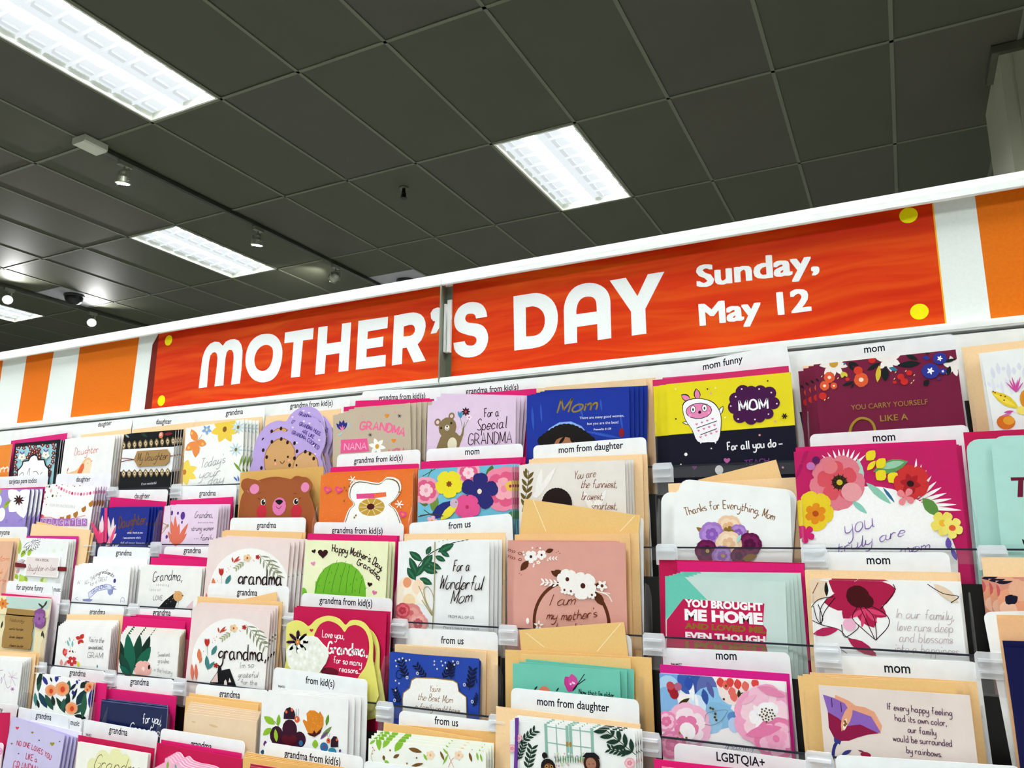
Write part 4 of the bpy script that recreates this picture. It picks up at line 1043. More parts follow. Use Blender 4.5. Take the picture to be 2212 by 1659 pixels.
pocket(1, 'Z4', 'brown bear shaped card with red cheeks', shape=BEAR, offs=[(-20,-6),(-38,-14)], face='a0562c', edge='b87848', art=a_, gloss='paper',
  env=[((65,732),(660,690),'dcae62'),((110,724),(655,688),'dcae62')], envw='tan envelope')
def a_(a):
    random.seed(5)
    for i in range(70): a.d(random.uniform(650,1300),random.uniform(740,1090),2.5,'f6b070')
    P = [(835,1200),(845,1020),(888,962),(855,912),(866,840),(920,803),(1055,822),(1110,783),(1182,800),(1202,862),(1165,930),(1128,965),(1180,1020),(1195,1200)]
    cx, cy = 1010, 1000
    a.p([(cx+(x-cx)*1.09,cy+(y-cy)*1.09) for x,y in P],'f4f0ea',sm=True); a.p([(cx+(x-cx)*1.035,cy+(y-cy)*1.035) for x,y in P],'7c6a30','foil',sm=True); a.p(P,'f6f5f2',sm=True)
    a.p([(897,886),(1025,880),(1028,916),(900,922)],'e04a86'); a.p([(1025,880),(1110,873),(1112,905),(1028,916)],'ea7040')
    a.d(1005,980,96,'c39a3a',ry=64)
    for i in range(5): 
        t = i*.63; a.s([(1005-92*math.cos(t),980-60*math.sin(t)),(1005+92*math.cos(t),980+60*math.sin(t))],4,'f2e6c0',sm=False)
    a.d(1000,977,28,'4a0e18',ry=22)
    for x,y in ((690,857),(770,857),(1230,1032)): a.h(x,y,30,'e24a86',rot=.3); a.h(x,y,12,'ee7a40',rot=.3)
    for x,y in ((870,785),(1205,960)):
        for r in (.1,1.15,2.2): a.s([(x-30*math.cos(r),y-30*math.sin(r)),(x+30*math.cos(r),y+30*math.sin(r))],8,'f6eeea',sm=False)
    a.ds([(812,840),(848,832),(826,862),(1205,872),(810,936),(884,1055),(895,1040)],8,'8a6a2a')
pocket(1, 'Z4', 'orange glitter card with a white bear', card=[(643,752),(1303,722)], last=[(682,734),(1300,704)], n=4, face='e9762c', edge='f0c8a0', art=a_,
  env=[((710,700),(1342,672),PINK),((716,694),(1336,668),PINK)], tab=[(758,605),(1354,566)], texts=[('grandma from kid(s)',1053,640,350)])
def a_(a):
    for x0,y0,x1,y1 in ((1370,760,1470,700),(1440,700,1400,780),(1350,1040,1500,1020),(1380,1000,1450,1050)): a.s([(x0,y0),(x1,y1)],6,'3c5a34')
    a.l(1350,950,1420,930,70,'4e6c2c'); a.l(1440,1010,1470,900,60,'6e8c3a'); a.l(1840,790,1870,680,60,'4e6c2c'); a.l(1600,1000,1700,1020,50,'4e6c2c')
    rose(a,1395,860,100,'e8a0b4','dc5c84','f2c8d0'); rose(a,1700,735,86,'f0a8bc','de6088','f6d0d8',.4); rose(a,1955,850,165,'ee88a4','e25a84','f0a8b4',.8); a.f(2000,830,40,8,'e8c048','b02848')
    a.f(1562,815,100,5,'ecdc2a','c87820',.25,.95,.2); a.f(1562,815,24,7,'8a4a14',None,0,.5)
    a.f(1780,868,135,5,'28266e','e8d8c0',-1.5,.8,.14); a.f(1692,980,95,5,'e2508e','c02a5a',.3,.95,.15)
    a.l(1432,1060,1600,938,90,'222c76'); a.l(1500,1075,1628,950,60,'e8d83a'); a.d(1598,952,34,'cdb2c4'); a.ds([(1612,945)],5,'101010'); a.s([(1340,1050),(1440,1030),(1520,1045)],7,'4a3a2a')
    a.d(2010,1040,30,'4e8c5a'); a.f(1440,1080,40,5,'f2b8c8')
pocket(1, 'Z4', 'sky blue card crowded with painted flowers and a bird', card=[(1340,712),(2010,672)], last=[(1395,706),(2060,672)], n=4, face='72bcd6', art=a_,
  env=[((1358,655),(2075,623),PINK),((1420,650),(2106,621),PINK)], tab=[(1398,565),(2088,524)], texts=[('mom',1726,585,102)])
def a_(a):
    for i in range(5):
        y = 1000+i*50; x = 198+(-4)*i
        a.l(x,y+45,x-38 if i%2 else x+44,y-8,24,'655420'); a.l(x,y+45,x+46 if i%2 else x-30,y-16,24,'655420')
    a.s([(205,985),(200,1090),(160,1280)],5,'655420'); a.l(190,1010,186,965,20,'655420')
    for x1,y1 in ((300,970),(400,960),(330,1060),(250,1140)): a.l(260,1180,x1,y1,40,'f4efea')
    for x1,y1 in ((600,1130),(760,1120),(700,1160)): a.l(680,1300,x1,y1,40,'f4efea')
    for t,P in (('You are',[(530,1046),(684,1028)]),('the funniest,',[(580,1108),(836,1105)]),('bravest,',[(585,1193),(736,1193)]),('smartest,',[(655,1262),(836,1262)])): a.t(t,P,58,5,'86543e',sl=.35,nib=True)
    for i in range(16): a.d(408+88*math.cos(3.14+i*.21),1222+92*math.sin(3.14+i*.21),24,'20100e')
    a.d(408,1225,92,'20100e')
pocket(1, 'W1', 'cream You are the funniest card with curly dark hair', card=[(138,945),(895,908)], last=[(200,936),(955,907)], n=4, face='e9e1d9', art=a_,
  env=[((208,905),(1020,868),PEACH),((230,898),(1056,865),PEACH)], tab=[(238,806),(1046,742)], texts=[('mom from daughter',652,822,462)])
def a_(a):
    a.t('Thanks for Everything, Mom',[(1332,1308),(1490,1268),(1640,1258),(1800,1286),(1962,1342)],58,7,'8a6238',nib=True)
    for x0,y0,x1,y1,c in ((1480,1440,1408,1390,'8a6a28'),(1740,1460,1782,1412,'8a6a28'),(1800,1480,1845,1455,'a8d4cc'),(1480,1520,1405,1510,'a8d4cc'),(1820,1500,1870,1490,'a8d4cc')): a.l(x0,y0,x1,y1,36,c)
    rose(a,1640,1400,100,'ecc8a4','f2d8b8','e6b488'); rose(a,1518,1440,92,'a57ac8','b48ad4','8a5ab4'); rose(a,1708,1432,66,'a57ac8','b48ad4','8a5ab4')
    a.f(1640,1420,40,5,'8a6a28',None); rose(a,1790,1515,90,'641046','7a1a54','50083a'); rose(a,1640,1510,96,'f0d0ac','f4dcc0','e8bc92'); rose(a,1480,1560,84,'641046','7a1a54','50083a')
    rose(a,1595,1595,76,'a57ac8','b896d6','9a6ac0'); rose(a,1712,1595,60,'641046','7a1a54','50083a'); a.l(1740,1620,1845,1592,50,'8a6420'); a.d(1490,1560,14,'c8a050'); a.d(1600,1595,14,'c8a050'); a.l(1700,1500,1730,1440,26,'a8d4cc')
pocket(1, 'W1', 'white round cornered Thanks for Everything card with purple bouquet', card=[(1250,1108),(2080,1116)], n=1, rnd=.010, face='f3f4f1', art=a_,
  extra=[((1290,1042),(2130,1125)),((1155,1138),(1980,1143))],
  env=[((1205,1078),(2118,1032),PEACH),((1420,1050),(1978,905),PEACH2)])
def a_(a):
    for i in range(9): a.l(700,1260,520+i*46,1090-60*math.sin(i*.39),26,'f6f0ee')
    for i in range(10): a.l(1290+i*6,1400+i*14,1310+i*42,1120+i*48,30,'f6f0ee')
    for i in range(5): a.l(360,1160,300+i*30,1300-i*80,30,'a81458')
    a.d(960,1960,610,'f7f5f3',n=40)
    for x0,y0,x1,y1,w,c in ((1240,1145,950,1230,110,'5c9858'),(1210,1150,1000,1200,60,'9ac8a8'),(860,1330,820,1120,60,'a8d0c0'),(890,1320,1100,1500,60,'8ac4ac'),(1030,1360,1130,1490,26,'2a6a94'),(1360,1450,1500,1600,100,'5a8a40'),(770,1470,900,1580,50,'8ac8b8'),(730,1490,745,1430,34,'2a7a34'),(480,1110,520,1190,30,'5a2060')): a.l(x0,y0,x1,y1,w,c)
    a.f(650,1320,235,5,'de7a88','b82c40',.2,1.0,.1); a.f(650,1310,170,5,'d8505c',None,.8,.8); a.d(670,1320,60,'3a2a14'); a.f(670,1320,80,11,'28140e','c8b030',0,.15,.3); a.d(770,1400,80,'e69aa0'); a.d(590,1190,60,'e07880')
    a.f(455,1560,170,6,'e8ca28','d87c14',.2,.85,.2); a.f(470,1580,90,6,'e08a18','b84a10',.6,.7)
    for x,y,r in ((925,1105,70),(1010,1170,70),(1010,1270,80),(1110,1290,80),(930,1190,40)): a.l(x-30,y+30,x+40,y-50,r*1.2,'e8d422')
    a.f(1270,1320,150,5,'cc3030','2a1010',.5,1.0,.2); a.f(1260,1330,90,6,'a81c24','2a1010',.2,.6,.3); a.f(1220,1440,80,4,'e8848c',None,.6,.7)
    a.d(430,1185,34,'c070b0'); a.d(475,1135,32,'5a1858')
    a.z = 'U2'; a.t('you',[(375,165),(560,112)],110,7,'8466ac',sl=.3,nib=True); a.t('truly are',[(325,282),(752,168)],66,6,'8466ac',sl=.3,nib=True); a.t('mom.',[(730,285),(930,255)],60,6,'8466ac',sl=.2,nib=True)
    a.f(1000,90,80,5,'ecd860','e8b030',.3,.8); a.f(1060,120,70,5,'f0e070','dd5a30',.3,.8); a.l(1040,260,1030,180,40,'6a50a8'); a.f(120,160,60,5,'d0206c',None,.4,.7); a.l(1090,330,1050,240,30,'5a4ab0')
pocket(1, 'W2', 'magenta You truly are card with watercolour poppies', card=[(287,1065),(1640,1000)], last=[(335,1062),(1688,1010)], n=3, face='c2175f', edge='8a1040', art=a_,
  env=[((303,1030),(1622,966),PINK),((330,1026),(1640,963),PINK)], tab=[(418,920),(1742,838)], texts=[('mom',1040,948,187)])
pocket(1, 'W2', 'mint card with rounded corners at the right edge', card=[(1925,935),(3000,900)], n=1, extra=[((1720,962),(2795,928))], rnd=.010, face='aedbd0', edge='aedbd0',
  art=lambda a: (a.p([(2095,1278),(2300,1275),(2300,1302),(2202,1302),(2198,1442),(2152,1442),(2158,1304),(2098,1306)],'6a1430'), a.d(1985,1820,18,'101010'), a.l(2250,1880,2190,1790,30,'101010')),
  env=[((1700,903),(2800,845),MAG)])
# ---------------- row 2
def a_(a):
    a.t('Mom',[(-80,1030),(165,1030)],100,9,'d86a3c',sl=.3); a.t('thank',[(-260,1290),(45,1290)],110,9,'d86a3c',sl=.3); a.t('ding.',[(-60,1430),(120,1455)],80,9,'d86a3c',sl=.3)
pocket(2, 'N2', 'salmon card with orange script at the left edge', card=[(-650,642),(262,640)], last=[(-600,640),(306,638)], n=2, face='e8b494', art=a_,
  env=[((-560,577),(392,575),PEACH)], tab=[(-700,350),(552,352)], texts=[('for anyone',20,466,345)])
def a_(a):
    for x0,y0,x1,y1 in ((380,900,400,600),(420,960,500,800),(560,950,620,740),(350,1400,300,1280),(450,1440,400,1290),(540,1440,480,1330),(800,1440,900,1370)): a.l(x0,y0,x1,y1,80,'a5c23c')
    a.d(430,1400,90,'b8d05a'); a.d(900,1420,70,'dfe8b0'); a.d(1080,830,40,'dce6cc'); a.d(1240,810,30,'e4ecd8')
    for i in range(9):
        t = i*.36-.4; a.l(620,650,620+190*math.cos(t),650+190*math.sin(t),64,'2a1422'); a.l(622,652,620+178*math.cos(t),650+178*math.sin(t),46,'f5f5f5')
    for i in range(6):
        t = i*.5+.2; a.l(400,1010,400+120*math.cos(t)*.9,1010+100*math.sin(t),40,'4a1a30'); a.l(400,1010,400+108*math.cos(t)*.9,1010+88*math.sin(t),26,'f0e8ec')
    a.s([(600,720),(520,830),(430,900)],9,'20141c'); a.s([(520,900),(480,840),(440,860)],8,'20141c'); a.l(330,1280,380,1180,60,'d8a0a8')
def plq(a):
    a.p([(536,945),(1172,972),(1134,1345),(512,1302)],'e7dbd9'); a.b('FOR A SPECIAL',[(705,1030),(970,1042)],50,'6a2028',bold=.01); a.t('Daughter-in-law',[(548,1222),(820,1230),(1105,1222)],120,10,'6a1a24',sl=.3,nib=True)
pocket(2, 'N2', 'white Daughter-in-law card with a plaque and red ribbon', card=[(405,588),(1370,640)], last=[(540,572),(1498,600)], n=4, face='eff1f0', art=a_,
  parts=[('ribbon',[(300,1062),(520,1096),(520,1166),(296,1150)],'78121e',None,'dark red ribbon','gloss'),('ribbon',[(1136,1144),(1312,1150),(1306,1236),(1136,1226)],'78121e',None,'dark red ribbon','gloss'),
         ('plaque',[(515,925),(1196,955),(1150,1366),(488,1320)],'f6f5f4',plq,'raised paper plaque with the greeting','paper')],
  env=[((530,528),(1556,538),'cf2c92'),((640,285),(1800,415),PEACH),((730,245),(1860,480),PEACH2)])
def a_(a):
    a.t('ALL THE',[(845,985),(952,920)],40,3.5,'6a6a78'); a.t('ingredients',[(950,905),(1040,868),(1128,908)],44,5,'30303c',sl=.3); a.t('for a GREAT',[(900,1000),(985,955),(1066,945)],40,3.5,'6a6a78'); a.t("A'",[(770,975),(800,975)],34,3.5,'50505c')
    a.p([(878,1060),(960,1000),(1060,975),(1110,985),(1112,1035),(1060,1028),(970,1048),(885,1125)],'8f96c8'); a.p([(883,1064),(962,1006),(1060,981),(1104,990),(1106,1027),(1060,1021),(968,1041),(889,1115)],'dfe2f2')
    a.t('GRANDMA',[(918,1075),(985,1032),(1066,1012)],38,5,'3a4490')
    a.p([(1070,1035),(1125,1030),(1165,1030),(1130,1010),(1160,995),(1112,1000),(1120,1070),(1095,1090),(1075,1070)],'8f96c8'); a.p([(820,1125),(885,1120),(925,1130),(900,1150),(830,1145)],'8f96c8'); a.d(1142,943,13,'3a2a80',ry=22)
    a.s([(775,1105),(752,1120),(775,1135)],4,'5a64a8'); a.s([(1200,1160),(1205,1120),(1222,1108),(1238,1125),(1235,1160)],4,'5a64a8'); a.s([(1212,1140),(1220,1146),(1228,1138)],3,'5a64a8')
pocket(2, 'W3', 'white card with a blue GRANDMA banner', card=[(750,790),(1303,800)], last=[(818,768),(1370,788)], n=3, face='f8f8f8', art=a_,
  env=[((885,765),(1440,778),'fbfbfb'),((930,700),(1470,726),'fbfbfb')], tab=[(978,600),(1502,613)], texts=[('grandma',1233,668,156)])
def a_(a):
    a.t('Grandma,',[(1520,955),(1680,935),(1812,945)],100,10,'141214',sl=.15,nib=True); a.b('s e n d i n g',[(1556,992),(1682,998)],26,'8a8a88'); a.b('l o t s  o f',[(1490,1042),(1596,1048)],28,'8a8a88'); a.t('LOVE',[(1524,1134),(1616,1136)],44,5,'303030')
    a.p([(1560,1230),(1640,1140),(1728,1072),(1765,1110),(1760,1160),(1735,1230)],'121214',sm=False); a.d(1772,1095,48,'dca468',ry=52); a.l(1735,1050,1760,1048,8,'dca468'); a.ds([(1782,1082)],4,'101010'); a.l(1808,1088,1830,1092,10,'20181a')
    a.ds([(1680,1130),(1700,1150),(1660,1170),(1720,1120)],4,'d8d0c8'); a.s([(1760,1160),(1780,1150),(1770,1200)],4,'303030'); a.p([(1850,1210),(1925,1135),(1920,1230)],'e8c8d0')
pocket(2, 'W3', 'off-white Grandma sending lots of LOVE card with a bird', card=[(1405,800),(2015,820)], last=[(1458,784),(2066,806)], n=3, face='f0f0ec', art=a_,
  env=[((1505,708),(2210,750),PINK),((1585,672),(2170,722),PINK)], tab=[(1638,600),(2200,606)], texts=[('grandma',1915,645,173)])
def a_(a):
    a.d(625,800,410,'f4f2ef',ry=412,n=40); wreath(a,650,770,.98); a.t('grandma',[(530,745),(966,755)],150,19,'220a08',nib=True)
pocket(2, 'W5', 'upper pink wreath grandma card', card=[(240,300),(1045,331)], last=[(412,262),(1138,296)], n=5, face='ecdad6', art=a_, edge='f0dcd4',
  env=[((370,216),(1160,240),PEACH2),((395,206),(1198,230),PEACH2)], tab=[(453,85),(1203,82)], texts=[('grandma',810,163,191)])
def a_(a):
    D = [(1276,950),(1285,840),(1300,730),(1335,655),(1390,585),(1470,537),(1560,524),(1650,548),(1725,605),(1775,680),(1797,770),(1800,950)]
    a.p(D,'6fb62c',sm=False)
    for x0,y0,x1,y1 in ((1375,830,1450,560),(1455,830,1530,545),(1530,830,1600,545),(1600,835,1640,560),(1660,840,1705,600),(1735,840,1765,700),(1300,830,1340,680)): a.s([(x0,y0),((x0+x1)/2-8,(y0+y1)/2),(x1,y1)],5,'24601c')
    for x,y,dx,dy in ((1500,550,14,-44),(1585,540,18,-26),(1662,575,0,-36),(1380,625,-10,-32),(1305,760,-6,-44),(1750,690,22,-36),(1790,795,22,-16),(1455,620,5,24),(1545,650,3,28),(1430,740,14,-22),(1330,750,8,24),(1640,760,14,-22),(1705,690,5,22),(1690,800,6,22)): a.s([(x,y),(x+dx,y+dy)],4,'24501c',sm=False)
    a.h(1372,440,52,'34090f'); a.h(1282,418,22,'34090f',rot=-.3); a.h(1838,748,26,'34090f',rot=.2); a.h(1275,540,24,'e088b8',rot=-.2); a.h(1885,830,26,'e070a8',rot=.3); a.d(1175,850,40,'6fb62c',ry=70)
    a.t("Happy Mother's Day,",[(1462,420),(1600,440),(1790,500),(1955,612)],72,10,'2a0a0e'); a.t('Grandma',[(1708,552),(1820,605),(1932,712)],64,10,'2a0a0e')
pocket(2, 'W5', 'pale yellow Mothers Day Grandma card with a green cactus', card=[(1200,305),(2020,320)], last=[(1268,306),(2104,326)], n=3, face='eef0c6', edge='f0f0c8', art=a_,
  env=[((1220,246),(2110,268),PINK),((1226,240),(2132,264),PINK)], tab=[(1288,126),(2177,140)], texts=[('grandma from kid(s)',1713,217,505)])
def a_(a):
    a.s([(345,560),(370,440),(480,330),(700,235)],8,'24443a')
    for x0,y0,x1,y1,w in ((400,400,300,325,56),(430,350,468,285,40),(450,370,400,480,60),(480,350,400,450,60),(520,330,645,268,60),(540,320,612,368,40),(500,360,580,400,42),(440,410,550,462,50),(400,450,520,490,56),(350,545,285,450,60),(360,500,302,370,54),(380,530,478,580,52),(420,420,350,520,50)): a.l(x0,y0,x1,y1,w,'1f5238'); a.l(x0,y0,x1,y1,w*.3,'2f6c4a')
    for x,y,r,c in ((280,600,80,'f4dcc4'),(240,680,90,'f2e2cc'),(330,650,90,'f6ead8'),(370,600,60,'f4d8bc'),(300,710,60,'f0d4a8'),(285,565,40,'e89a70'),(410,680,60,'f6f0e4')): a.d(x,y,r,c)
    rose(a,300,830,110,'dc8a84','e4a09a','cc6868'); rose(a,250,780,60,'c84a58','dc6a74','b43848',.5); rose(a,370,880,80,'e89a94','eeb0aa','cc5c64',.9)
    for t,P,h in (('For a',[(640,478),(766,472)],84),('Wonderful',[(535,612),(862,622)],104),('Mom',[(622,728),(778,714)],100)): a.t(t,P,h,9,'2a1a12',sl=.35,nib=True)
    a.b('FROM ALL OF US',[(604,836),(800,846)],22,'303030'); a.b("There's heart in so much",[(560,920),(838,932)],20,'505050',it=.2)
    a.s([(500,250),(496,600),(480,960)],9,'a8976a'); a.s([(375,590),(440,740),(480,820),(400,700)],7,'a8976a'); a.s([(480,820),(490,680),(450,600),(415,620),(430,700),(478,800)],7,'a8976a')
pocket(2, 'W7', 'white For a Wonderful Mom card with eucalyptus and roses', card=[(218,250),(918,254)], last=[(312,234),(1010,236)], n=4, face='eff0f0', art=a_,
  env=[((262,190),(1038,180),PEACH)], tab=[(298,108),(1088,30)], texts=[('from us',688,125,172)])
def a_(a):
    a.d(1545,880,335,'5a2a14',n=48); a.d(1545,880,308,'dba294',n=48)
    for x,y,r in ((1238,366,50),(1320,352,38)): a.f(x,y,r,5,'f4efea','3c1810',.3,.85,.24)
    for x0,y0,x1,y1,w in ((1220,395,1158,475,50),(1350,330,1412,310,36),(1460,520,1392,475,40),(1490,500,1420,470,36),(1730,640,1800,745,64),(1720,620,1770,560,30)): a.l(x0,y0,x1,y1,w,'56290f')
    for x0,y0,x1,y1 in ((1170,345,1135,335),(1170,385,1138,390),(1120,325,1088,330),(1120,375,1088,380)): a.l(x0,y0,x1,y1,22,'7a3c28'); a.l(x0-4,y0,x1+6,y1,10,'dfa496')
    a.ds([(1250,298),(1310,300),(1295,410),(1368,392),(1180,330),(1185,350),(1258,440),(1262,425)],8,'f4efea'); a.f(1296,410,16,5,'f4efea'); a.ds([(1280,302),(1290,296),(1450,325),(1435,335),(1462,340),(1150,495),(1165,505),(1100,490)],4,'9a4a38')
    botan(a,1365,378,70,'f4efea',3,0)
    botan(a,1460,575,130,'f4efea',4,3.25,7); a.f(1520,540,82,6,'f4efea','4a1a10',.2,.85,.2); a.f(1640,590,108,5,'f4efea','4a1a10',.5,.95,.2)
    for x,y in ((1498,622),(1548,632),(1710,660)): a.f(x,y,34,5,'f4efea','6a3020')
    a.f(1788,590,46,5,'f4efea','56290f',-.9,.6); a.s([(1740,630),(1830,660),(1865,712)],8,'f4efea'); a.s([(1790,640),(1850,650)],7,'f4efea')
    for t,P,h in (('I am',[(1385,742),(1572,736)],84),("my mother's",[(1360,848),(1550,852),(1745,830)],72),('daughter',[(1400,950),(1700,950)],72)): a.t(t,P,h,8,'6e2c18',sl=.35,nib=True)
    a.d(1215,860,12,'f4efea',ry=24); a.f(1300,895,40,5,'f4efea','c87848',-1.5,.4)
pocket(2, 'W7', "dusty pink I am my mother's daughter card with paper flowers", card=[(1107,253),(1965,260)], last=[(1060,240),(1995,244)], n=4, face='dc9f92', edge='e8b8ac', art=a_,
  env=[((1112,195),(2000,190),PEACH2),((1150,188),(2068,186),PEACH2),((175,1185),(1007,1305),'ecc27c','W1',[[(235,1190),(330,1420)],[(965,1310),(860,1420)]])], tab=[(1330,46),(2104,58)])
def a_(a):
    a.p([(270,380),(440,393),(620,575),(425,572),(290,735)],'68c4b0'); a.p([(296,735),(428,566),(660,582),(1074,604),(1062,770),(1092,812),(1086,930),(1102,1000),(1100,1300),(296,1300)],'be194e')
    a.b('YOU BROUGHT',[(440,626),(1062,660)],58,'f8f6f6',bold=.05); a.b('ME HOME',[(440,730),(1062,768)],84,'f8f6f6',bold=.055); a.b('AND LOVED ME,',[(440,800),(1084,838)],44,'8a6420',bold=.05); a.b('EVEN THOUGH',[(445,880),(1085,920)],52,'f4eef0',bold=.05); a.b('I POOPED',[(445,965),(1092,1000)],64,'8a6420',bold=.05)
pocket(2, 'U1', 'mint and red YOU BROUGHT ME HOME card', card=[(283,385),(1240,432)], last=[(404,349),(1366,356)], n=5, face='c9dcd6', edge='b8dcd0', art=a_,
  env=[((378,268),(1386,288),PINK),((235,252),(1392,280),MAG)])
def a_(a):
    a.p([(130,445),(262,462),(250,560),(150,610)],'e6cdb2'); a.s([(200,470),(165,540)],6,'8a5a30'); a.l(255,560,250,465,26,'1a1210')
    for x,y,w in ((262,420,150),(560,380,150),(700,510,170),(240,600,130),(360,700,120),(560,760,130),(640,690,110)): a.l(465,575,x,y,w,'ac1846')
    for x,y in ((580,730),(630,680),(400,700),(480,760)): a.l(500,640,x,y,30,'d8406c')
    a.d(455,560,72,'43080f'); a.d(430,540,44,'43080f'); a.d(510,590,44,'43080f')
    for P in ([(450,630),(420,700),(500,780),(570,840)],[(500,630),(560,700),(575,840)],[(540,620),(640,680),(650,750),(570,838)],[(470,630),(520,740),(566,840)],[(200,610),(230,700),(215,730)],[(170,620),(190,700),(215,735)],[(260,570),(215,640),(215,735)],[(310,565),(240,660),(220,740)],[(120,690),(220,740),(330,770),(380,820)],[(380,820),(480,860),(570,925)],[(350,740),(370,820),(450,770),(460,740)],[(600,640),(690,530),(680,480)],[(300,560),(200,580),(150,640)]): a.s(P,5,'2a0e12')
    a.l(165,800,330,770,54,'b82458'); a.l(390,830,575,940,66,'b02050'); a.d(400,740,40,'eeb0cc'); a.s([(290,930),(340,900),(385,925)],4,'30181c')
    a.l(1100,600,940,480,60,'e6cdb2'); a.s([(900,480),(1000,540),(1100,560),(1050,600)],5,'2a1a14')
    for t,P in (('In our family,',[(702,695),(1070,712)]),('love runs deep',[(704,776),(1062,790)]),('and blossoms',[(720,848),(1060,862)]),('into a happiness',[(690,916),(1100,938)])): a.t(t,P,58,5,'c2b2b4',sl=.25,nib=True)
pocket(2, 'U2', 'white In our family card with a large crimson flower', card=[(145,452),(1100,476)], last=[(165,440),(1098,462)], n=3, face='f5f4f2', art=a_,
  env=[((113,392),(1090,412),PEACH),((120,388),(1110,406),PEACH)], tab=[(116,275),(1038,275)], texts=[('mom',586,330,151)])
def a_(a):
    for x,y,r,c in ((1440,600,90,'e8a07c'),(1300,520,60,'cc5a5c'),(1500,520,70,'e8b090'),(1420,640,50,'f0c0a4')): a.d(x,y,r,c)
    for x0,y0,x1,y1,w in ((1400,560,1460,600,70),(1420,600,1480,560,60),(1250,445,1330,440,40),(1340,470,1450,460,30),(1330,540,1310,600,30)): a.l(x0,y0,x1,y1,w,'12122a')
pocket(2, 'U2', 'dark and peach floral card below the mint card at the right edge', card=[(1338,458),(2400,480)], last=[(1246,434),(2300,450)], n=3, face='d8927c', art=a_,
  env=[((1246,306),(2400,322),PEACH)])
# ---------------- row 3
def a_(a):
    a.p([(60,1100),(500,1130),(480,1230),(60,1215)],'bcd4cc'); a.p([(300,1250),(360,1250),(330,1640),(280,1640)],'b4ccc8'); a.f(30,1170,60,7,'e08a3a','b85a20',0,.5)
    for x0,y0,x1,y1 in ((430,1210,380,1165),(440,1200,470,1140),(400,1230,450,1180),(420,1440,440,1520),(430,1440,410,1500),(10,1420,30,1340)): a.l(x0,y0,x1,y1,20,'3c3a2c')
def kr(a):
    for y,t in ((1355,'Nobody'),(1440,'works harder,'),(1520,'loves deeper,'),(1606,'cheers louder.')): a.t(t,[(90,y-10),(235,y)],30,3.5,'2c1c10',sl=.3)
pocket(3, 'W3', 'cream card with a kraft plaque tied by twine', card=[(-70,1095),(505,1128)], n=3, last=[(-60,1085),(512,1118)], face='ede0b8', art=a_,
  parts=[('plaque',[(72,1214),(345,1240),(340,1300),(322,1330),(330,1400),(312,1470),(316,1540),(296,1626),(15,1600),(22,1500),(45,1400),(50,1310)],'a27f48',kr,'kraft paper plaque','paper'),
         ('flower_cutout',[(345,1240),(400,1215),(440,1240),(445,1310),(440,1390),(400,1420),(350,1400),(332,1340)],'84508c',lambda a: (a.f(392,1320,60,5,'9a62a4','6a3874',.3,.8)),'purple paper flower','paper'),
         ('twine',[(-40,1255),(180,1282),(465,1300),(465,1310),(180,1294),(-40,1266)],'e4d8b4',None,'cream twine','paper')],
  env=[((15,1066),(510,1110),PINK),((60,1045),(602,1092),'f4ecf2')], tab=[(72,942),(614,970)], texts=[('for anyone funny',297,1016,266),('musc',568,1032,66)])
def a_(a):
    for x0,y0,x1,y1,w,c in ((690,445,668,380,22,'7cbcb8'),(720,455,722,385,20,'7cbcb8'),(698,400,690,350,16,'8cc8c0'),(650,545,640,460,46,'cc3c38'),(640,520,670,470,30,'e87070'),(700,500,690,485,24,'c83430'),(730,510,720,480,14,'141414'),(610,640,612,570,30,'e89890'),(640,640,672,580,26,'e89890'),(785,650,775,590,30,'dcdc30'),(970,660,968,625,16,'3c9c98'),(800,370,755,350,40,'c8302c'),(800,370,833,320,44,'c8302c'),(800,375,780,425,30,'c8302c'),(800,375,832,410,30,'c8302c')): a.l(x0,y0,x1,y1,w,c)
    a.f(718,590,50,5,'d0343a','f4e0d0',.4,.8); a.s([(650,545),(690,560)],3,'5a7a6a'); a.s([(700,440),(705,500)],3,'5a7a6a'); a.ds([(655,400),(690,362),(735,380),(750,500),(735,620)],6,'e07880')
    for t,P,h in (("You're the",[(882,395),(1032,408)],50),('sweetest,',[(880,470),(1028,474)],48),('GRAM!',[(870,556),(1026,566)],58)): a.t(t,P,h,4,'30302e',sl=.2 if h < 55 else 0)
pocket(3, 'W4', "white You're the sweetest GRAM card with a red butterfly", card=[(583,238),(1112,262)], last=[(655,178),(1172,182)], n=5, face='f4f2f0', art=a_,
  env=[((665,124),(1226,128),PEACH)], tab=[(703,20),(1238,50)], texts=[('grandma',970,106,157)])
def a_(a):
    for x0,y0,x1,y1,w,c in ((1250,740,1195,380,80,'0a2c20'),(1370,700,1495,335,90,'08281e'),(1340,700,1392,322,96,'0b3c2a'),(1310,740,1270,312,112,'11604a'),(1350,700,1502,445,100,'116048'),(1300,740,1195,505,70,'0d4232'),(1310,760,1190,630,60,'11604a')): a.l(x0,y0,x1,y1,w,c)
    for i in range(6): a.d(1310+i*20,735,14,'c8b030')
    a.f(1425,670,88,5,'ecb2a8','f4d4c8',.3,1.0,.3); a.d(1485,650,12,'1a1a1a',ry=24); a.d(1400,720,50,'eab0a6')
    for t,P in (('Sweetest',[(1572,545),(1692,543)]),('grandma',[(1572,607),(1686,612)]),('in the history',[(1530,690),(1712,722)])): a.t(t,P,46,4,'8e8c8a')
pocket(3, 'W4', 'white Sweetest grandma in the history card with dark green leaves', card=[(1205,320),(1790,342)], last=[(1266,238),(1852,272)], n=5, face='f1efeb', edge='e2c8a0', art=a_,
  env=[((1228,142),(1845,198),PINK),((1300,122),(1908,158),PINK)], tab=[(1293,65),(1908,82)], texts=[('grandma',1610,112,179)])
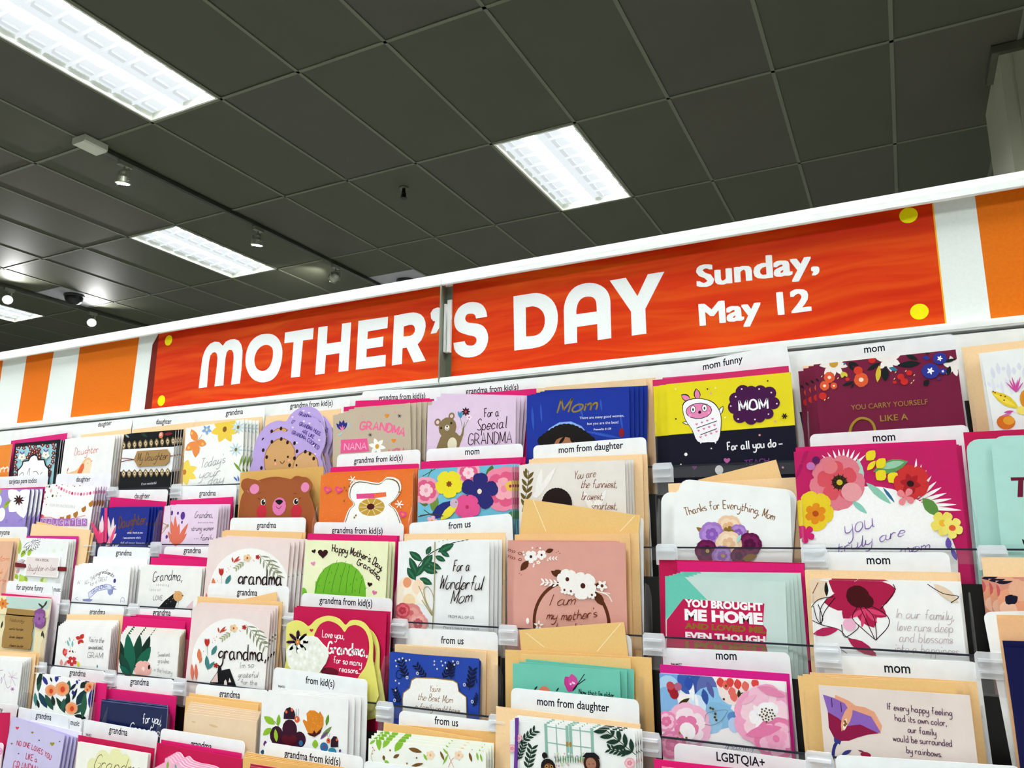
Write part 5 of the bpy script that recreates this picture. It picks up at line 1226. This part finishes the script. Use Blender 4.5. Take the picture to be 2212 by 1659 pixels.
def a_(a):
    a.d(460,1510,420,'f4f2ef',ry=425,n=40); wreath(a,515,1475,1.0); a.t('grandma,',[(335,1486),(570,1496),(806,1508)],150,19,'220a08',nib=True)
    a.t("I'm so",[(552,1580),(686,1572)],58,4,'3a3a3a'); a.z = 'W6'; a.p([(235,860),(255,795),(325,692),(332,647),(358,640),(366,682),(447,664),(508,830),(508,860)],'0e0e12'); a.p([(262,792),(325,700),(330,800),(262,800)],'e8cdc4'); a.p([(390,860),(392,790),(408,772),(420,800),(420,860)],'efe0d8'); a.p([(435,800),(445,755),(462,800)],'efe0d8')
    a.t('grateful',[(528,752),(728,752)],56,4,'3a3a3a',sl=.25); a.t('for the',[(560,818),(716,826)],46,4,'3a3a3a')
pocket(3, 'W5', 'lower pink wreath grandma card with a black house', card=[(75,970),(850,1036)], last=[(150,924),(925,960)], n=4, face='ecdad6', edge='f0dcd4', art=a_,
  env=[((125,866),(968,922),PEACH2),((480,918),(906,824),PEACH2)], tab=[(233,736),(1038,770)], texts=[('grandma',617,833,201)])
HC = [(1000,2000),(1003,1500),(1005,1180),(1040,1125),(1100,1105),(1160,1120),(1215,1162),(1250,1150),(1300,1100),(1380,1066),(1450,1062),(1530,1090),(1592,1152),(1640,1110),(1700,1102),(1775,1125),(1835,1200),(1866,1310),(1866,1500),(1862,2000)]
def a_(a):
    a.p([(1290,1300),(1300,1220),(1345,1145),(1420,1112),(1500,1135),(1555,1180),(1588,1222),(1625,1172),(1700,1152),(1780,1195),(1825,1290),(1830,1420),(1795,1560),(1735,1650),(1600,1850),(1380,1650)],'c2174a',sm=True)
    for t,P,h,w in (('Love you,',[(1365,1272),(1582,1292)],72,8),('Grandma,',[(1418,1432),(1812,1462)],115,20),('for so many',[(1476,1528),(1756,1562)],66,8),('reasons...',[(1535,1614),(1738,1640)],62,8)): a.t(t,P,h,w,'f8f4f4')
    a.h(1258,1205,20,'c2284a'); a.d(1440,1620,90,'6a1228',ry=46)
import itertools
FL = [(1210+205*math.cos(t*.33)+9*math.cos(t*2.1), 1460+205*math.sin(t*.33)+9*math.sin(t*2.3)) for t in range(19)]
def petf(cx, cy, r, n, pw):
    out = []
    for i in range(n*6):
        t = 6.2832*i/(n*6); q = abs(math.cos(n*t/2)); out.append((cx+r*(.22+.78*q**pw)*math.cos(t), cy+r*(.22+.78*q**pw)*math.sin(t)))
    return out
pocket(3, 'W5', 'heart shaped Love you, Grandma card with a fleece sheep', shape=HC, offs=[(60,70)], face='e6df74', edge='e6df74', art=a_,
  parts=[('fleece_patch',FL,'eef0e6',lambda a: [a.d(1210+150*math.cos(i*2.4)*(i/40)**.5*1.15,1460+150*math.sin(i*2.4)*(i/40)**.5*1.15,20,('f6f7ef','e6eada')[i%2]) for i in range(40)],'white fleece patch','paper'),
         ('flower_cutout',petf(1120,1322,118,8,1.6),'40163f',lambda a: (a.d(1120,1322,30,'c8a040'),a.d(1120,1322,22,'d85040'),a.d(1120,1322,12,'e8c070')),'purple glitter flower with a red centre','foil')],
  env=[((1085,975),(2005,1030),MAG),((1110,962),(2042,1020),MAG)], tab=[(1163,832),(2063,890)], texts=[('grandma from kid(s)',1600,926,526)])
def a_(a):
    for x,y,r,rt in ((400,560,130,-1.9),(540,560,120,-2.2),(660,560,120,-1.1),(850,640,150,-1.4),(350,740,110,-1.9),(720,560,110,-1.5),(880,760,90,-1.2)): botan(a,x,y,r,'0e1536',5,rt,5)
    for x,y in ((352,530),(875,580)): a.s([(x+34,y+10),(x+20,y-30),(x-20,y-28),(x-28,y+12),(x,y+26),(x+14,y+2),(x-4,y-6)],6,'0e1536')
    for x,y in ((320,425),(345,415),(370,408),(395,425),(420,420),(325,465),(600,430),(650,430),(680,440),(735,430),(620,485),(690,480),(745,455),(320,570),(345,590),(320,640),(600,455),(660,460)): a.d(x,y,7,'dcd8cc')
    for x,y in ((403,548),(478,517),(770,440),(818,600),(875,722),(313,712)): a.d(x,y,13,'cfcfd8'); a.d(x,y,7,'5a6ab8')
    P = [(372,1000),(374,700),(380,660),(425,625),(438,570),(470,552),(600,556),(735,572),(765,590),(776,650),(828,690),(836,1000)]
    a.p([(604+(x-604)*1.03,760+(y-760)*1.04) for x,y in P],'a8843c','foil'); a.p(P,'f3f1ec')
    a.t("You're",[(566,650),(642,650)],46,4,'8a5a30',sl=.3); a.t('the Best Mom',[(480,708),(728,732)],52,5,'8a5a30',sl=.3,nib=True); a.t('a family could have',[(460,772),(780,806)],42,4,'8a5a30',sl=.3)
pocket(3, 'W8', "blue You're the Best Mom card with pearls", card=[(275,366),(920,412)], last=[(292,360),(944,428)], n=3, face='1f43a6', edge='1f43a6', art=a_,
  env=[((312,308),(972,360),PEACH),((330,306),(1056,354),PEACH)], tab=[(396,190),(1057,222)], texts=[('from us',728,284,163)])
def a_(a):
    a.d(1395,660,50,'e07a60'); a.l(1320,640,1345,610,14,'20302c'); a.l(1480,650,1500,620,12,'20302c'); a.t("Now that I'm older",[(1645,665),(1900,692)],34,5,'14201c')
    a.l(1610,640,1545,540,80,'c4388c'); a.l(1612,630,1590,520,70,'cc4a98'); a.l(1605,640,1550,620,44,'c4388c'); a.ds([(1600,585),(1585,595),(1610,590)],8,'f2d8ea'); a.l(1595,650,1640,590,14,'141a1c'); a.s([(1630,600),(1660,560),(1685,522)],6,'141a1c'); a.s([(1632,602),(1670,575),(1692,560)],6,'141a1c')
pocket(3, 'W8', 'teal card with a pink butterfly', card=[(1165,445),(1940,500)], last=[(1260,416),(2004,488)], n=3, face='6fc3ae', edge='8ad0bc', art=a_,
  env=[((1225,378),(2018,410),'f0c684'),((1110,346),(2168,404),'ecc07a'),((1212,203),(1970,147),'ecc27c','W8',[[(1262,225),(1395,330)],[(1945,158),(1775,360)]])], tab=[(1330,218),(2022,240)])
def a_(a):
    for x,y,w,h_,c in ((520,300,150,120,'6ea0d8'),(700,330,110,150,'3a5cac'),(800,380,110,140,'38509c'),(900,430,110,160,'5c68a8'),(500,420,120,140,'a8cce8'),(480,560,120,160,'82b0dc'),(960,560,200,160,'8ac0e4'),(1000,700,200,140,'86b8dc'),(900,780,160,110,'98c4e4'),(1180,720,70,60,'5c88c4'),(1180,800,60,80,'b8ccec'),(800,600,90,120,'cfe0f0'),(1150,430,140,160,'f2e0dc')): a.d(x,y,w,c,ry=h_)
    for x0,y0,x1,y1,w,c in ((720,300,760,560,60,'f3f2f4'),(780,470,810,650,34,'f3f2f4'),(860,420,900,590,70,'3454a0'),(900,340,970,520,60,'585c9c'),(700,290,720,440,90,'2c4ea6')): a.l(x0,y0,x1,y1,w,c)
    for x,y,r,c in ((545,430,60,'a8202c'),(520,390,44,'c04450'),(600,400,42,'b06080'),(560,480,50,'9c1c28')): a.d(x,y,r,c)
    for i,(x,y) in enumerate(((1030,350),(1090,380),(1130,350),(1150,450),(1210,370),(1290,390),(1390,360),(1170,500))): a.l(x,y-50,x+20,y+60,80,('dc4440','e46a60')[i%2])
    for x0,y0,x1,y1,w in ((595,600,720,520,50),(570,820,730,680,60),(1240,530,1230,430,40),(1250,470,1290,470,20)): a.l(x0,y0,x1,y1,w,'4c3e14','foil')
    rose(a,690,820,260,'eeb2cc','f2dde4','e27aa6',.3); rose(a,480,760,110,'e88ab4','f2c0d4','e0709c',.2); a.d(700,860,90,'f4ecee')
    rose(a,1500,700,330,'eca0c0','f2ccd8','f4eef0',.5); a.d(1440,500,110,'f0bcd0'); rose(a,1620,940,230,'e27aa4','f0b6cc','eca2c0',.9); a.d(1520,660,100,'f5f2f3'); a.l(1300,900,1680,820,120,'e27aa6'); a.l(1420,400,1720,500,90,'e286ac'); a.l(1260,580,1420,480,60,'eeb0c8'); rose(a,540,1000,150,'e080a8','ee9cbc','d86c98')
    for i in range(22): a.d(1525+60*math.cos(i*2.4)*(i/22)**.5*1.4,690+60*math.sin(i*2.4)*(i/22)**.5*1.3,10,'6a5420','foil')
    a.ds([(1100,390),(1078,528),(940,620),(965,630),(1000,745),(985,715),(990,680)],14,'6a5420','foil'); a.s([(880,760),(900,680),(1000,650),(1115,645),(1050,750),(960,795),(880,790)],6,'6a8494'); a.ds([(620,880),(650,940),(690,930),(600,930)],14,'b08030','foil')
    a.s([(1090,1040),(1130,990),(1110,1060)],5,'6a6a8a'); a.t('Having',[(1120,1050),(1380,1060)],60,5,'7a7a9a',sl=.3)
pocket(3, 'U3', 'watercolour card with pink roses and blue leaves', card=[(405,262),(1712,350)], n=2, last=[(420,256),(1706,346)], face='f3ecec', art=a_,
  env=[((410,168),(1756,268),'d21c86')], tab=[(436,-6),(1757,48)], texts=[('mom',1100,84,216),('9464477',582,172,112)])
def a_(a):
    a.s([(330,1480),(300,1540),(288,1700)],20,'2c3078'); a.p([(300,1440),(350,1480),(340,1510),(302,1490)],'34367c')
    a.p([(310,1190),(400,1230),(440,1260),(500,1270),(560,1300),(610,1390),(600,1440),(480,1420),(380,1340),(300,1240)],'e6a07e')
    a.p([(230,1188),(300,1210),(370,1245),(395,1280),(430,1290),(540,1330),(600,1430),(560,1440),(470,1450),(400,1480),(350,1488),(300,1460),(268,1400),(262,1300)],'8a62b4')
    a.p([(262,1300),(330,1340),(385,1390),(470,1380),(590,1438),(520,1445),(450,1465),(395,1486),(345,1486),(298,1458),(268,1400)],'8c1442')
    a.l(350,1425,420,1240,56,'e6a07e'); a.l(365,1420,380,1340,26,'f2e4d4'); a.ds([(372,1362),(378,1375),(370,1385)],9,'7a5a20'); a.s([(285,1210),(290,1270)],5,'38204a'); a.s([(345,1240),(350,1300)],5,'38204a')
    a.l(350,1575,415,1545,26,'34367c'); a.d(505,1575,34,'9c1c3c',ry=18); a.l(455,1545,500,1560,12,'7a3050')
    for t,P in (('If every happy feeling',[(646,1284),(1058,1326)]),('had its own color,',[(694,1356),(1024,1390)]),('our family',[(776,1430),(956,1452)]),('would be surrounded',[(683,1486),(1060,1522)]),('by rainbows.',[(768,1562),(992,1590)])): a.t(t,P,42,5,'684a62')
pocket(3, 'U2', 'cream happy feeling card with a purple calla lily', card=[(203,1127),(1172,1194)], n=1, face='e6d6cd', art=a_,
  env=[((68,1068),(1080,1113),'ebc07e'),((100,1058),(1140,1110),PEACH2),((146,1046),(1216,1106),PEACH2)], tab=[(233,936),(1230,980)], texts=[('mom',707,1024,166)])
pocket(3, 'N7', 'navy card in a peach envelope at the right edge', card=[(338,855),(1100,890)], n=2, last=[(324,810),(1050,830)], face='080a44', edge='10125a',
  env=[((286,660),(1100,680),'eeb888'),((284,640),(1100,655),PEACH2)], tab=[(194,622),(1100,600)])
# ---------------- row 4
def a_(a):
    for P in ([(-100,650),(60,620)],[(10,830),(40,760),(20,890),(100,690)],[(100,690),(95,800),(130,940),(160,980),(210,930)]): a.s(P,9,'a860a8')
    for x,y in ((175,660),(250,640),(320,680),(330,780),(290,900),(200,870),(180,740)): a.s([(235,765),(x,y),(x+18,y+25),(235,765)],4,'b878b4')
    a.f(250,1000,44,6,'b050a8','8a2a8a',0,.3); a.ds([(100,1000),(155,1050),(260,1070)],8,'d8c8e0')
pocket(4, 'N3', 'white card with a purple line drawn butterfly', card=[(-520,345),(450,470)], last=[(-360,318),(626,372)], n=5, face='f1f1ef', art=a_,
  env=[((-420,215),(715,310),PEACH),((-420,198),(772,275),PEACH2)])
def a_(a):
    for x0,y0,x1,y1,w,c in ((380,900,400,700,50,'2c5848'),(370,830,420,700,50,'0e2a24'),(420,760,480,820,30,'2a2e86'),(470,830,430,740,40,'2a2e86'),(560,800,570,720,40,'2a2e86'),(500,750,520,800,20,'0e1a20'),(660,950,690,780,60,'2c5c48'),(470,1060,385,900,60,'123c50'),(530,1080,450,920,60,'24503e'),(540,1040,520,930,40,'18281c'),(650,1110,560,950,50,'1a3a22'),(650,1090,690,910,56,'0e2a20'),(620,1090,640,960,50,'26584a'),(720,980,770,860,30,'10182a'),(760,1030,860,870,80,'10303c'),(800,860,870,790,60,'142420'),(700,1120,870,1010,70,'265044'),(740,1130,860,1160,50,'0c1a18'),(820,1160,850,900,60,'24583e'),(890,1060,920,860,50,'2a2e86'),(360,1040,350,900,40,'3a8078'),(390,1060,370,970,30,'10201c'),(700,880,760,810,30,'0e1a3a'),(770,820,765,770,24,'2a2e86'),(735,930,725,880,34,'202a80')): a.l(x0,y0,x1,y1,w,c)
    for x,y,r in ((507,882,58),(622,865,72),(715,1058,62),(893,842,44),(870,870,28)): a.f(x,y,r,6,'eaa076',None,.4,1.05); a.d(x,y,r*.55,'e8904c',ry=r*.7); a.d(x+4,y+6,r*.32,'d43c28',ry=r*.42)
pocket(4, 'W4', 'white card with orange poppies and dark leaves', card=[(365,706),(925,812)], last=[(388,702),(938,800)], n=2, face='f5f5f3', art=a_,
  env=[((640,775),(1064,815),PINK)], tab=[(508,640),(1048,692)], texts=[('grandma',772,714,161)])
def a_(a):
    a.t('for you,',[(1418,1212),(1520,1205),(1602,1228)],96,9,'f4f4f8',sl=.2); a.t('Grandma',[(1282,1292),(1590,1345)],96,10,'f4f4f8',sl=.2)
    random.seed(9)
    for i in range(30): a.d(random.uniform(1020,1650),random.uniform(1010,1180),2,'3a4a80')
pocket(4, 'W4', 'navy for you, Grandma card with white script', card=[(1010,986),(1668,1066)], last=[(1016,956),(1616,1022)], n=5, face='0e1b4c', edge='8a94bc', art=a_,
  env=[((1050,866),(1756,942),PINK),((1100,862),(1750,938),PINK)], tab=[(1098,726),(1728,773)], texts=[('grandma',1390,802,186),('946455',1135,852,52)])
pocket(4, 'W6', 'plain pale peach card stack', card=[(0,1106),(712,1192)], last=[(52,994),(704,1082)], n=6, face='eacfae', edge='f6e2cc',
  art=lambda a: (a.l(330,1250,230,1220,24,'dcb98c'), a.l(60,1190,110,1200,20,'dcbc92')),
  env=[((8,940),(728,1022),'eec07c'),((40,908),(757,1004),'eec07c')], tab=[(110,818),(830,880)], texts=[('grandma',443,926,206)])
def a_(a):
    for x,y,r,q in ((1040,1270,75,100),(910,1330,68,95),(1140,1370,62,80),(1000,1420,140,110)): a.d(x,y,r,'360a24',ry=q)
    a.h(1035,1380,80,'560a1c'); a.s([(930,1240),(850,1290),(810,1290)],8,'16202c'); a.s([(930,1240),(890,1190)],6,'16202c')
    for x0,y0,x1,y1,w,c in ((895,1220,785,1140,70,'8cb82c'),(925,1240,935,1120,40,'7cac28'),(860,1255,775,1330,60,'8cb82c'),(910,1395,898,1265,40,'9cc034'),(1405,1235,1428,1120,34,'5c8c20'),(1345,1370,1460,1240,46,'6c8a4a'),(1345,1370,1420,1290,26,'6a4080'),(1295,1460,1295,1370,60,'8cb82c'),(800,1450,798,1380,40,'5a3070'),(770,1520,775,1470,40,'2a5a80'),(1540,1500,1545,1465,24,'5a3070'),(1660,1540,1670,1455,40,'4a2050')): a.l(x0,y0,x1,y1,w,c)
    a.p([(980,1165),(985,1100),(1010,1060),(1045,1048),(1085,1080),(1098,1125),(1090,1170)],'2a1020',sm=False); a.d(1065,1075,18,'e06a48'); a.d(1008,1095,16,'e06a48'); a.d(1115,1170,26,'dd5a2c',ry=34); a.d(1112,1165,12,'f6e6c8'); a.d(1116,1166,6,'101010'); a.s([(1108,1135),(1104,1065)],4,'20304a'); a.s([(1125,1135),(1132,1065)],4,'20304a')
    a.p([(1172,1190),(1180,1170),(1215,1190),(1210,1110),(1240,1080),(1290,1082),(1330,1110),(1345,1090),(1378,1150),(1378,1220),(1350,1300),(1290,1342),(1225,1310)],'d98424',sm=False); a.p([(1215,1305),(1270,1310),(1285,1275),(1305,1310),(1370,1245),(1345,1310),(1290,1345),(1240,1330)],'4a1014')
    random.seed(2)
    for i in range(26): a.d(random.uniform(1200,1360),random.uniform(1110,1280),4,'f0b458')
    a.p([(1450,1445),(1455,1370),(1480,1335),(1510,1340),(1528,1380),(1524,1445)],'2a1020'); a.d(1512,1372,14,'e06a48'); a.d(1428,1382,20,'dd5a2c',ry=28); a.d(1428,1380,8,'101010'); a.s([(1425,1350),(1415,1300)],3,'20304a'); a.s([(1435,1350),(1445,1305)],3,'20304a')
    a.d(1385,1445,40,'2a6a9a',ry=48); a.d(1387,1440,16,'8a3a6a'); a.d(1468,1490,42,'2c88a4',ry=40); a.d(1155,1405,28,'2a6a9a')
pocket(4, 'W6', 'white card with ladybugs and an orange tulip', card=[(770,890),(1625,966)], last=[(945,862),(1814,942)], n=4, face='f2f2f2', art=a_,
  tab=[(885,648),(1818,778)], texts=[('from kid(s)',1343,802,286),('9464502',960,846,72)])
def a_(a):
    for x0,y0,x1,y1,w in ((200,1080,190,950,40),(225,1060,290,950,44),(310,1085,375,990,50),(130,1030,170,1000,20),(235,1150,270,1170,24),(660,1060,700,1110,14),(530,1130,580,1100,20),(700,1100,660,1180,14),(545,1150,520,1100,18),(905,1090,915,1150,16),(930,1100,945,1160,14)): a.l(x0,y0,x1,y1,w,'86bc34')
    for x0,y0,x1,y1,w in ((410,1060,510,1090,34),(300,1130,345,1105,26),(430,1190,520,1170,24),(640,1080,670,1150,18),(850,1090,870,1160,20),(230,1110,235,1150,20)): a.l(x0,y0,x1,y1,w,'74501e')
    a.ds([(278,1075),(470,1130),(400,1170)],8,'74501e'); a.f(570,1110,34,5,'f4d8b8','e8a880'); a.f(775,1110,34,5,'f4d8b8','e8a880'); a.s([(740,1200),(700,1110),(690,1080)],4,'c88a6a'); a.s([(700,1200),(720,1150),(740,1130)],4,'d07050'); a.s([(160,1060),(140,1120),(170,1180)],3,'a8805a'); a.ds([(152,1055),(165,1075),(150,1100)],6,'d89080')
pocket(4, 'W8', 'white card with scattered green leaves and brown strokes', card=[(122,990),(970,1086)], last=[(182,930),(1000,1018)], n=4, face='f4f5ec', edge='e6e8c8', art=a_,
  env=[((232,872),(946,996),'eec07c'),((330,890),(1042,942),'ebbb76')], tab=[(343,788),(1038,868)], texts=[('from us',685,872,171)])
def a_(a):
    W = '8fb8aa'
    for x in (1392,1545,1570,1725): a.p([(x,870),(x+22,872),(x+32,1130),(x+10,1130)],W)
    for x in (1478,1650): a.s([(x,875),(x+12,1130)],9,W,sm=False)
    for y in (925,1040): a.s([(1400,y-25),(1560,y)],8,W,sm=False); a.s([(1590,y),(1745,y+20)],8,W,sm=False)
    a.d(1560,1030,9,'a87c30',ry=20); a.d(1583,1032,9,'a87c30',ry=20)
    for x,y,r,rt in ((1210,1030,150,-.7),(1270,1220,170,-1.35),(1200,1150,120,-1.2),(2060,1110,300,-2.45),(2010,1100,150,-2.9)): botan(a,x,y,r,'173627',5,rt,6)
    random.seed(4)
    for i in range(44):
        x = random.uniform(1470,1720); a.d(x,1130+random.uniform(-34,60),random.uniform(5,11),random.choice(['dca8bc','f2f2f4','c8d8b8','b890b8','e8c0a8']))
    for i in range(14): a.l(1480+i*18,1170,1478+i*18,1110,8,'5a8a5a')
    a.d(1400,1112,24,'17100e'); a.d(1412,1140,12,'dcdce0'); a.d(1425,1195,54,'17100e',ry=62); a.d(1430,1215,38,'7c4a2c',ry=48); a.d(1415,1190,13,'c8a050'); a.d(1450,1192,13,'c8a050'); a.d(1415,1190,8,'1a1a1a'); a.d(1450,1192,8,'1a1a1a')
    a.d(1740,1170,60,'30160e',ry=74); a.p([(1672,1120),(1690,1100),(1700,1090),(1760,1090),(1790,1115),(1800,1140),(1760,1125),(1700,1125)],'14141a'); a.d(1735,1170,38,'a4705a',ry=44); a.s([(1715,1170),(1728,1176)],4,'30160e'); a.s([(1745,1172),(1758,1170)],4,'30160e')
    rose(a,2015,1165,40,'e8aab4','f2c8cc','dc8a98'); rose(a,1165,1060,30,'e8aab4','f2c8cc','dc8a98'); rose(a,1210,985,28,'e8aab4','f2c8cc','dc8a98')
pocket(4, 'W8', 'white card of two women before a mint window', card=[(1145,856),(2050,946)], last=[(1200,820),(2068,918)], n=4, face='f0f1ee', art=a_,
  parts=[('ribbon',[(1180,842),(1206,840),(1202,960),(1196,1215),(1172,1215),(1182,960)],'6a3494',None,'purple ribbon','gloss')],
  env=[((1045,756),(2088,886),PEACH)], tab=[(1153,622),(2078,710)], texts=[('mom from daughter',1603,748,522)])
pocket(4, 'U3', 'pink card at the bottom edge below the watercolour roses', card=[(430,1230),(1750,1400)], n=1, face='e8709c',
  env=[((348,1152),(1900,1330),PINK)], tab=[(558,982),(1992,1176)], texts=[('LGBTQIA+',1250,1166,502)])
pocket(4, 'U2', 'blank tab', tab=[(305,1574),(1500,1650)], tabnote='cut off by the bottom edge, below the calla lily card')
# ---------------- row 5
pocket(5, 'N4', 'pink flower card in the bottom left corner', card=[(-700,1000),(76,1112)], n=2, last=[(-700,985),(84,1100)], rnd=.004, face='f0cfe0',
  art=lambda a: (rose(a,-30,1280,90,'e080b8','f0b0d4','c85090')), env=[((-700,420),(222,412),MAG)], tab=[(-900,100),(430,250)], texts=[('funny',-30,350,190)])
def a_(a):
    for x,y,r,c in ((390,756,42,'d43a46'),(730,860,30,'867428'),(1178,1116,52,'9a8a24'),(265,1110,26,'867428'),(882,1036,20,'2a2a80'),(1346,1062,18,'2a2a80'),(420,1336,18,'2a2a80')): a.h(x,y,r,c)
    a.t('NO ONE LOVES YOU',[(375,1145),(640,1205),(900,1330),(1140,1475)],110,18,'c43054'); a.t('LIKE a',[(580,1448),(836,1532)],136,18,'c43054'); a.t('GRANDMA',[(290,1690),(560,1740),(860,1830)],200,28,'c43054',nib=True)
pocket(5, 'N4', 'lavender NO ONE LOVES YOU like a Grandma card with hearts', card=[(270,492),(1465,922)], last=[(520,560),(1718,968)], n=4, face='c8c0e4', edge='a898d8', art=a_,
  env=[((700,590),(1842,852),'f4f2fa')], tab=[(398,278),(1854,548)], texts=[('grandma',985,502,350),('music',1690,652,200)])
def a_(a):
    for x,y,r in ((1020,1600,130),(1150,1570,120),(1240,1620,110),(920,1640,90),(1080,1680,160)): a.d(x,y,r,'e9e6b0')
    a.t('Grandma',[(930,1660),(1400,1735)],150,9,'5a3810',sl=.3,nib=True)
pocket(5, 'W4', 'white Grandma card with a yellow watercolour wash', card=[(775,1392),(1475,1513)], last=[(800,1388),(1478,1506)], n=3, face='f2efe6', art=a_,
  env=[((780,1326),(1536,1460),MAG)], tab=[(843,1170),(1573,1302)], texts=[('grandma',1178,1292,183),('946455',882,1328,54)])
TU = [(40,1100),(44,700),(52,560),(110,532),(160,505),(172,450),(215,456),(252,505),(300,488),(340,530),(420,560),(505,575),(600,610),(640,700),(650,1100)]
pocket(5, 'N5', 'pink scalloped tulip shaped card', shape=TU, offs=[(26,-16),(52,-32),(78,-48),(104,-64)], face='f0b4cc', edge='f6d4e0',
  art=lambda a: (a.l(190,560,200,480,26,'8aa840'), a.l(280,560,270,510,20,'6aa0a0'), a.l(360,600,340,560,20,'c878c0')),
  env=[((88,296),(936,458),MAG),((130,266),(926,402),PINK)], tab=[(128,152),(964,284)], texts=[('grandma',527,326,211)])
pocket(5, 'N5', 'dark red card at the bottom edge in tan envelopes', card=[(1010,560),(1900,700)], n=3, last=[(1018,506),(1920,650)], face='b81440', edge='e8c8c0',
  env=[((948,440),(1960,585),'e8b66c'),((955,424),(1950,570),'ecbe78'),((960,408),(1956,560),'e8b66c'),((975,388),(1950,545),'ecc080')], envw='tan envelope', tab=[(1160,288),(2140,440)], texts=[('grandma from kid(s)',1635,452,560)])
pocket(5, 'W8', 'blank tab', tab=[(88,1150),(1000,1262)], tabnote='at the bottom edge under the scattered leaves card')
# envelopes that nothing tells apart share a label and a group
cnt = {}
for lb, o in ENV: cnt.setdefault(lb, []).append(o)
for lb, L in cnt.items():
    if len(L) > 1:
        for o in L: o['group'] = lb + 's'
# ================================================================== end
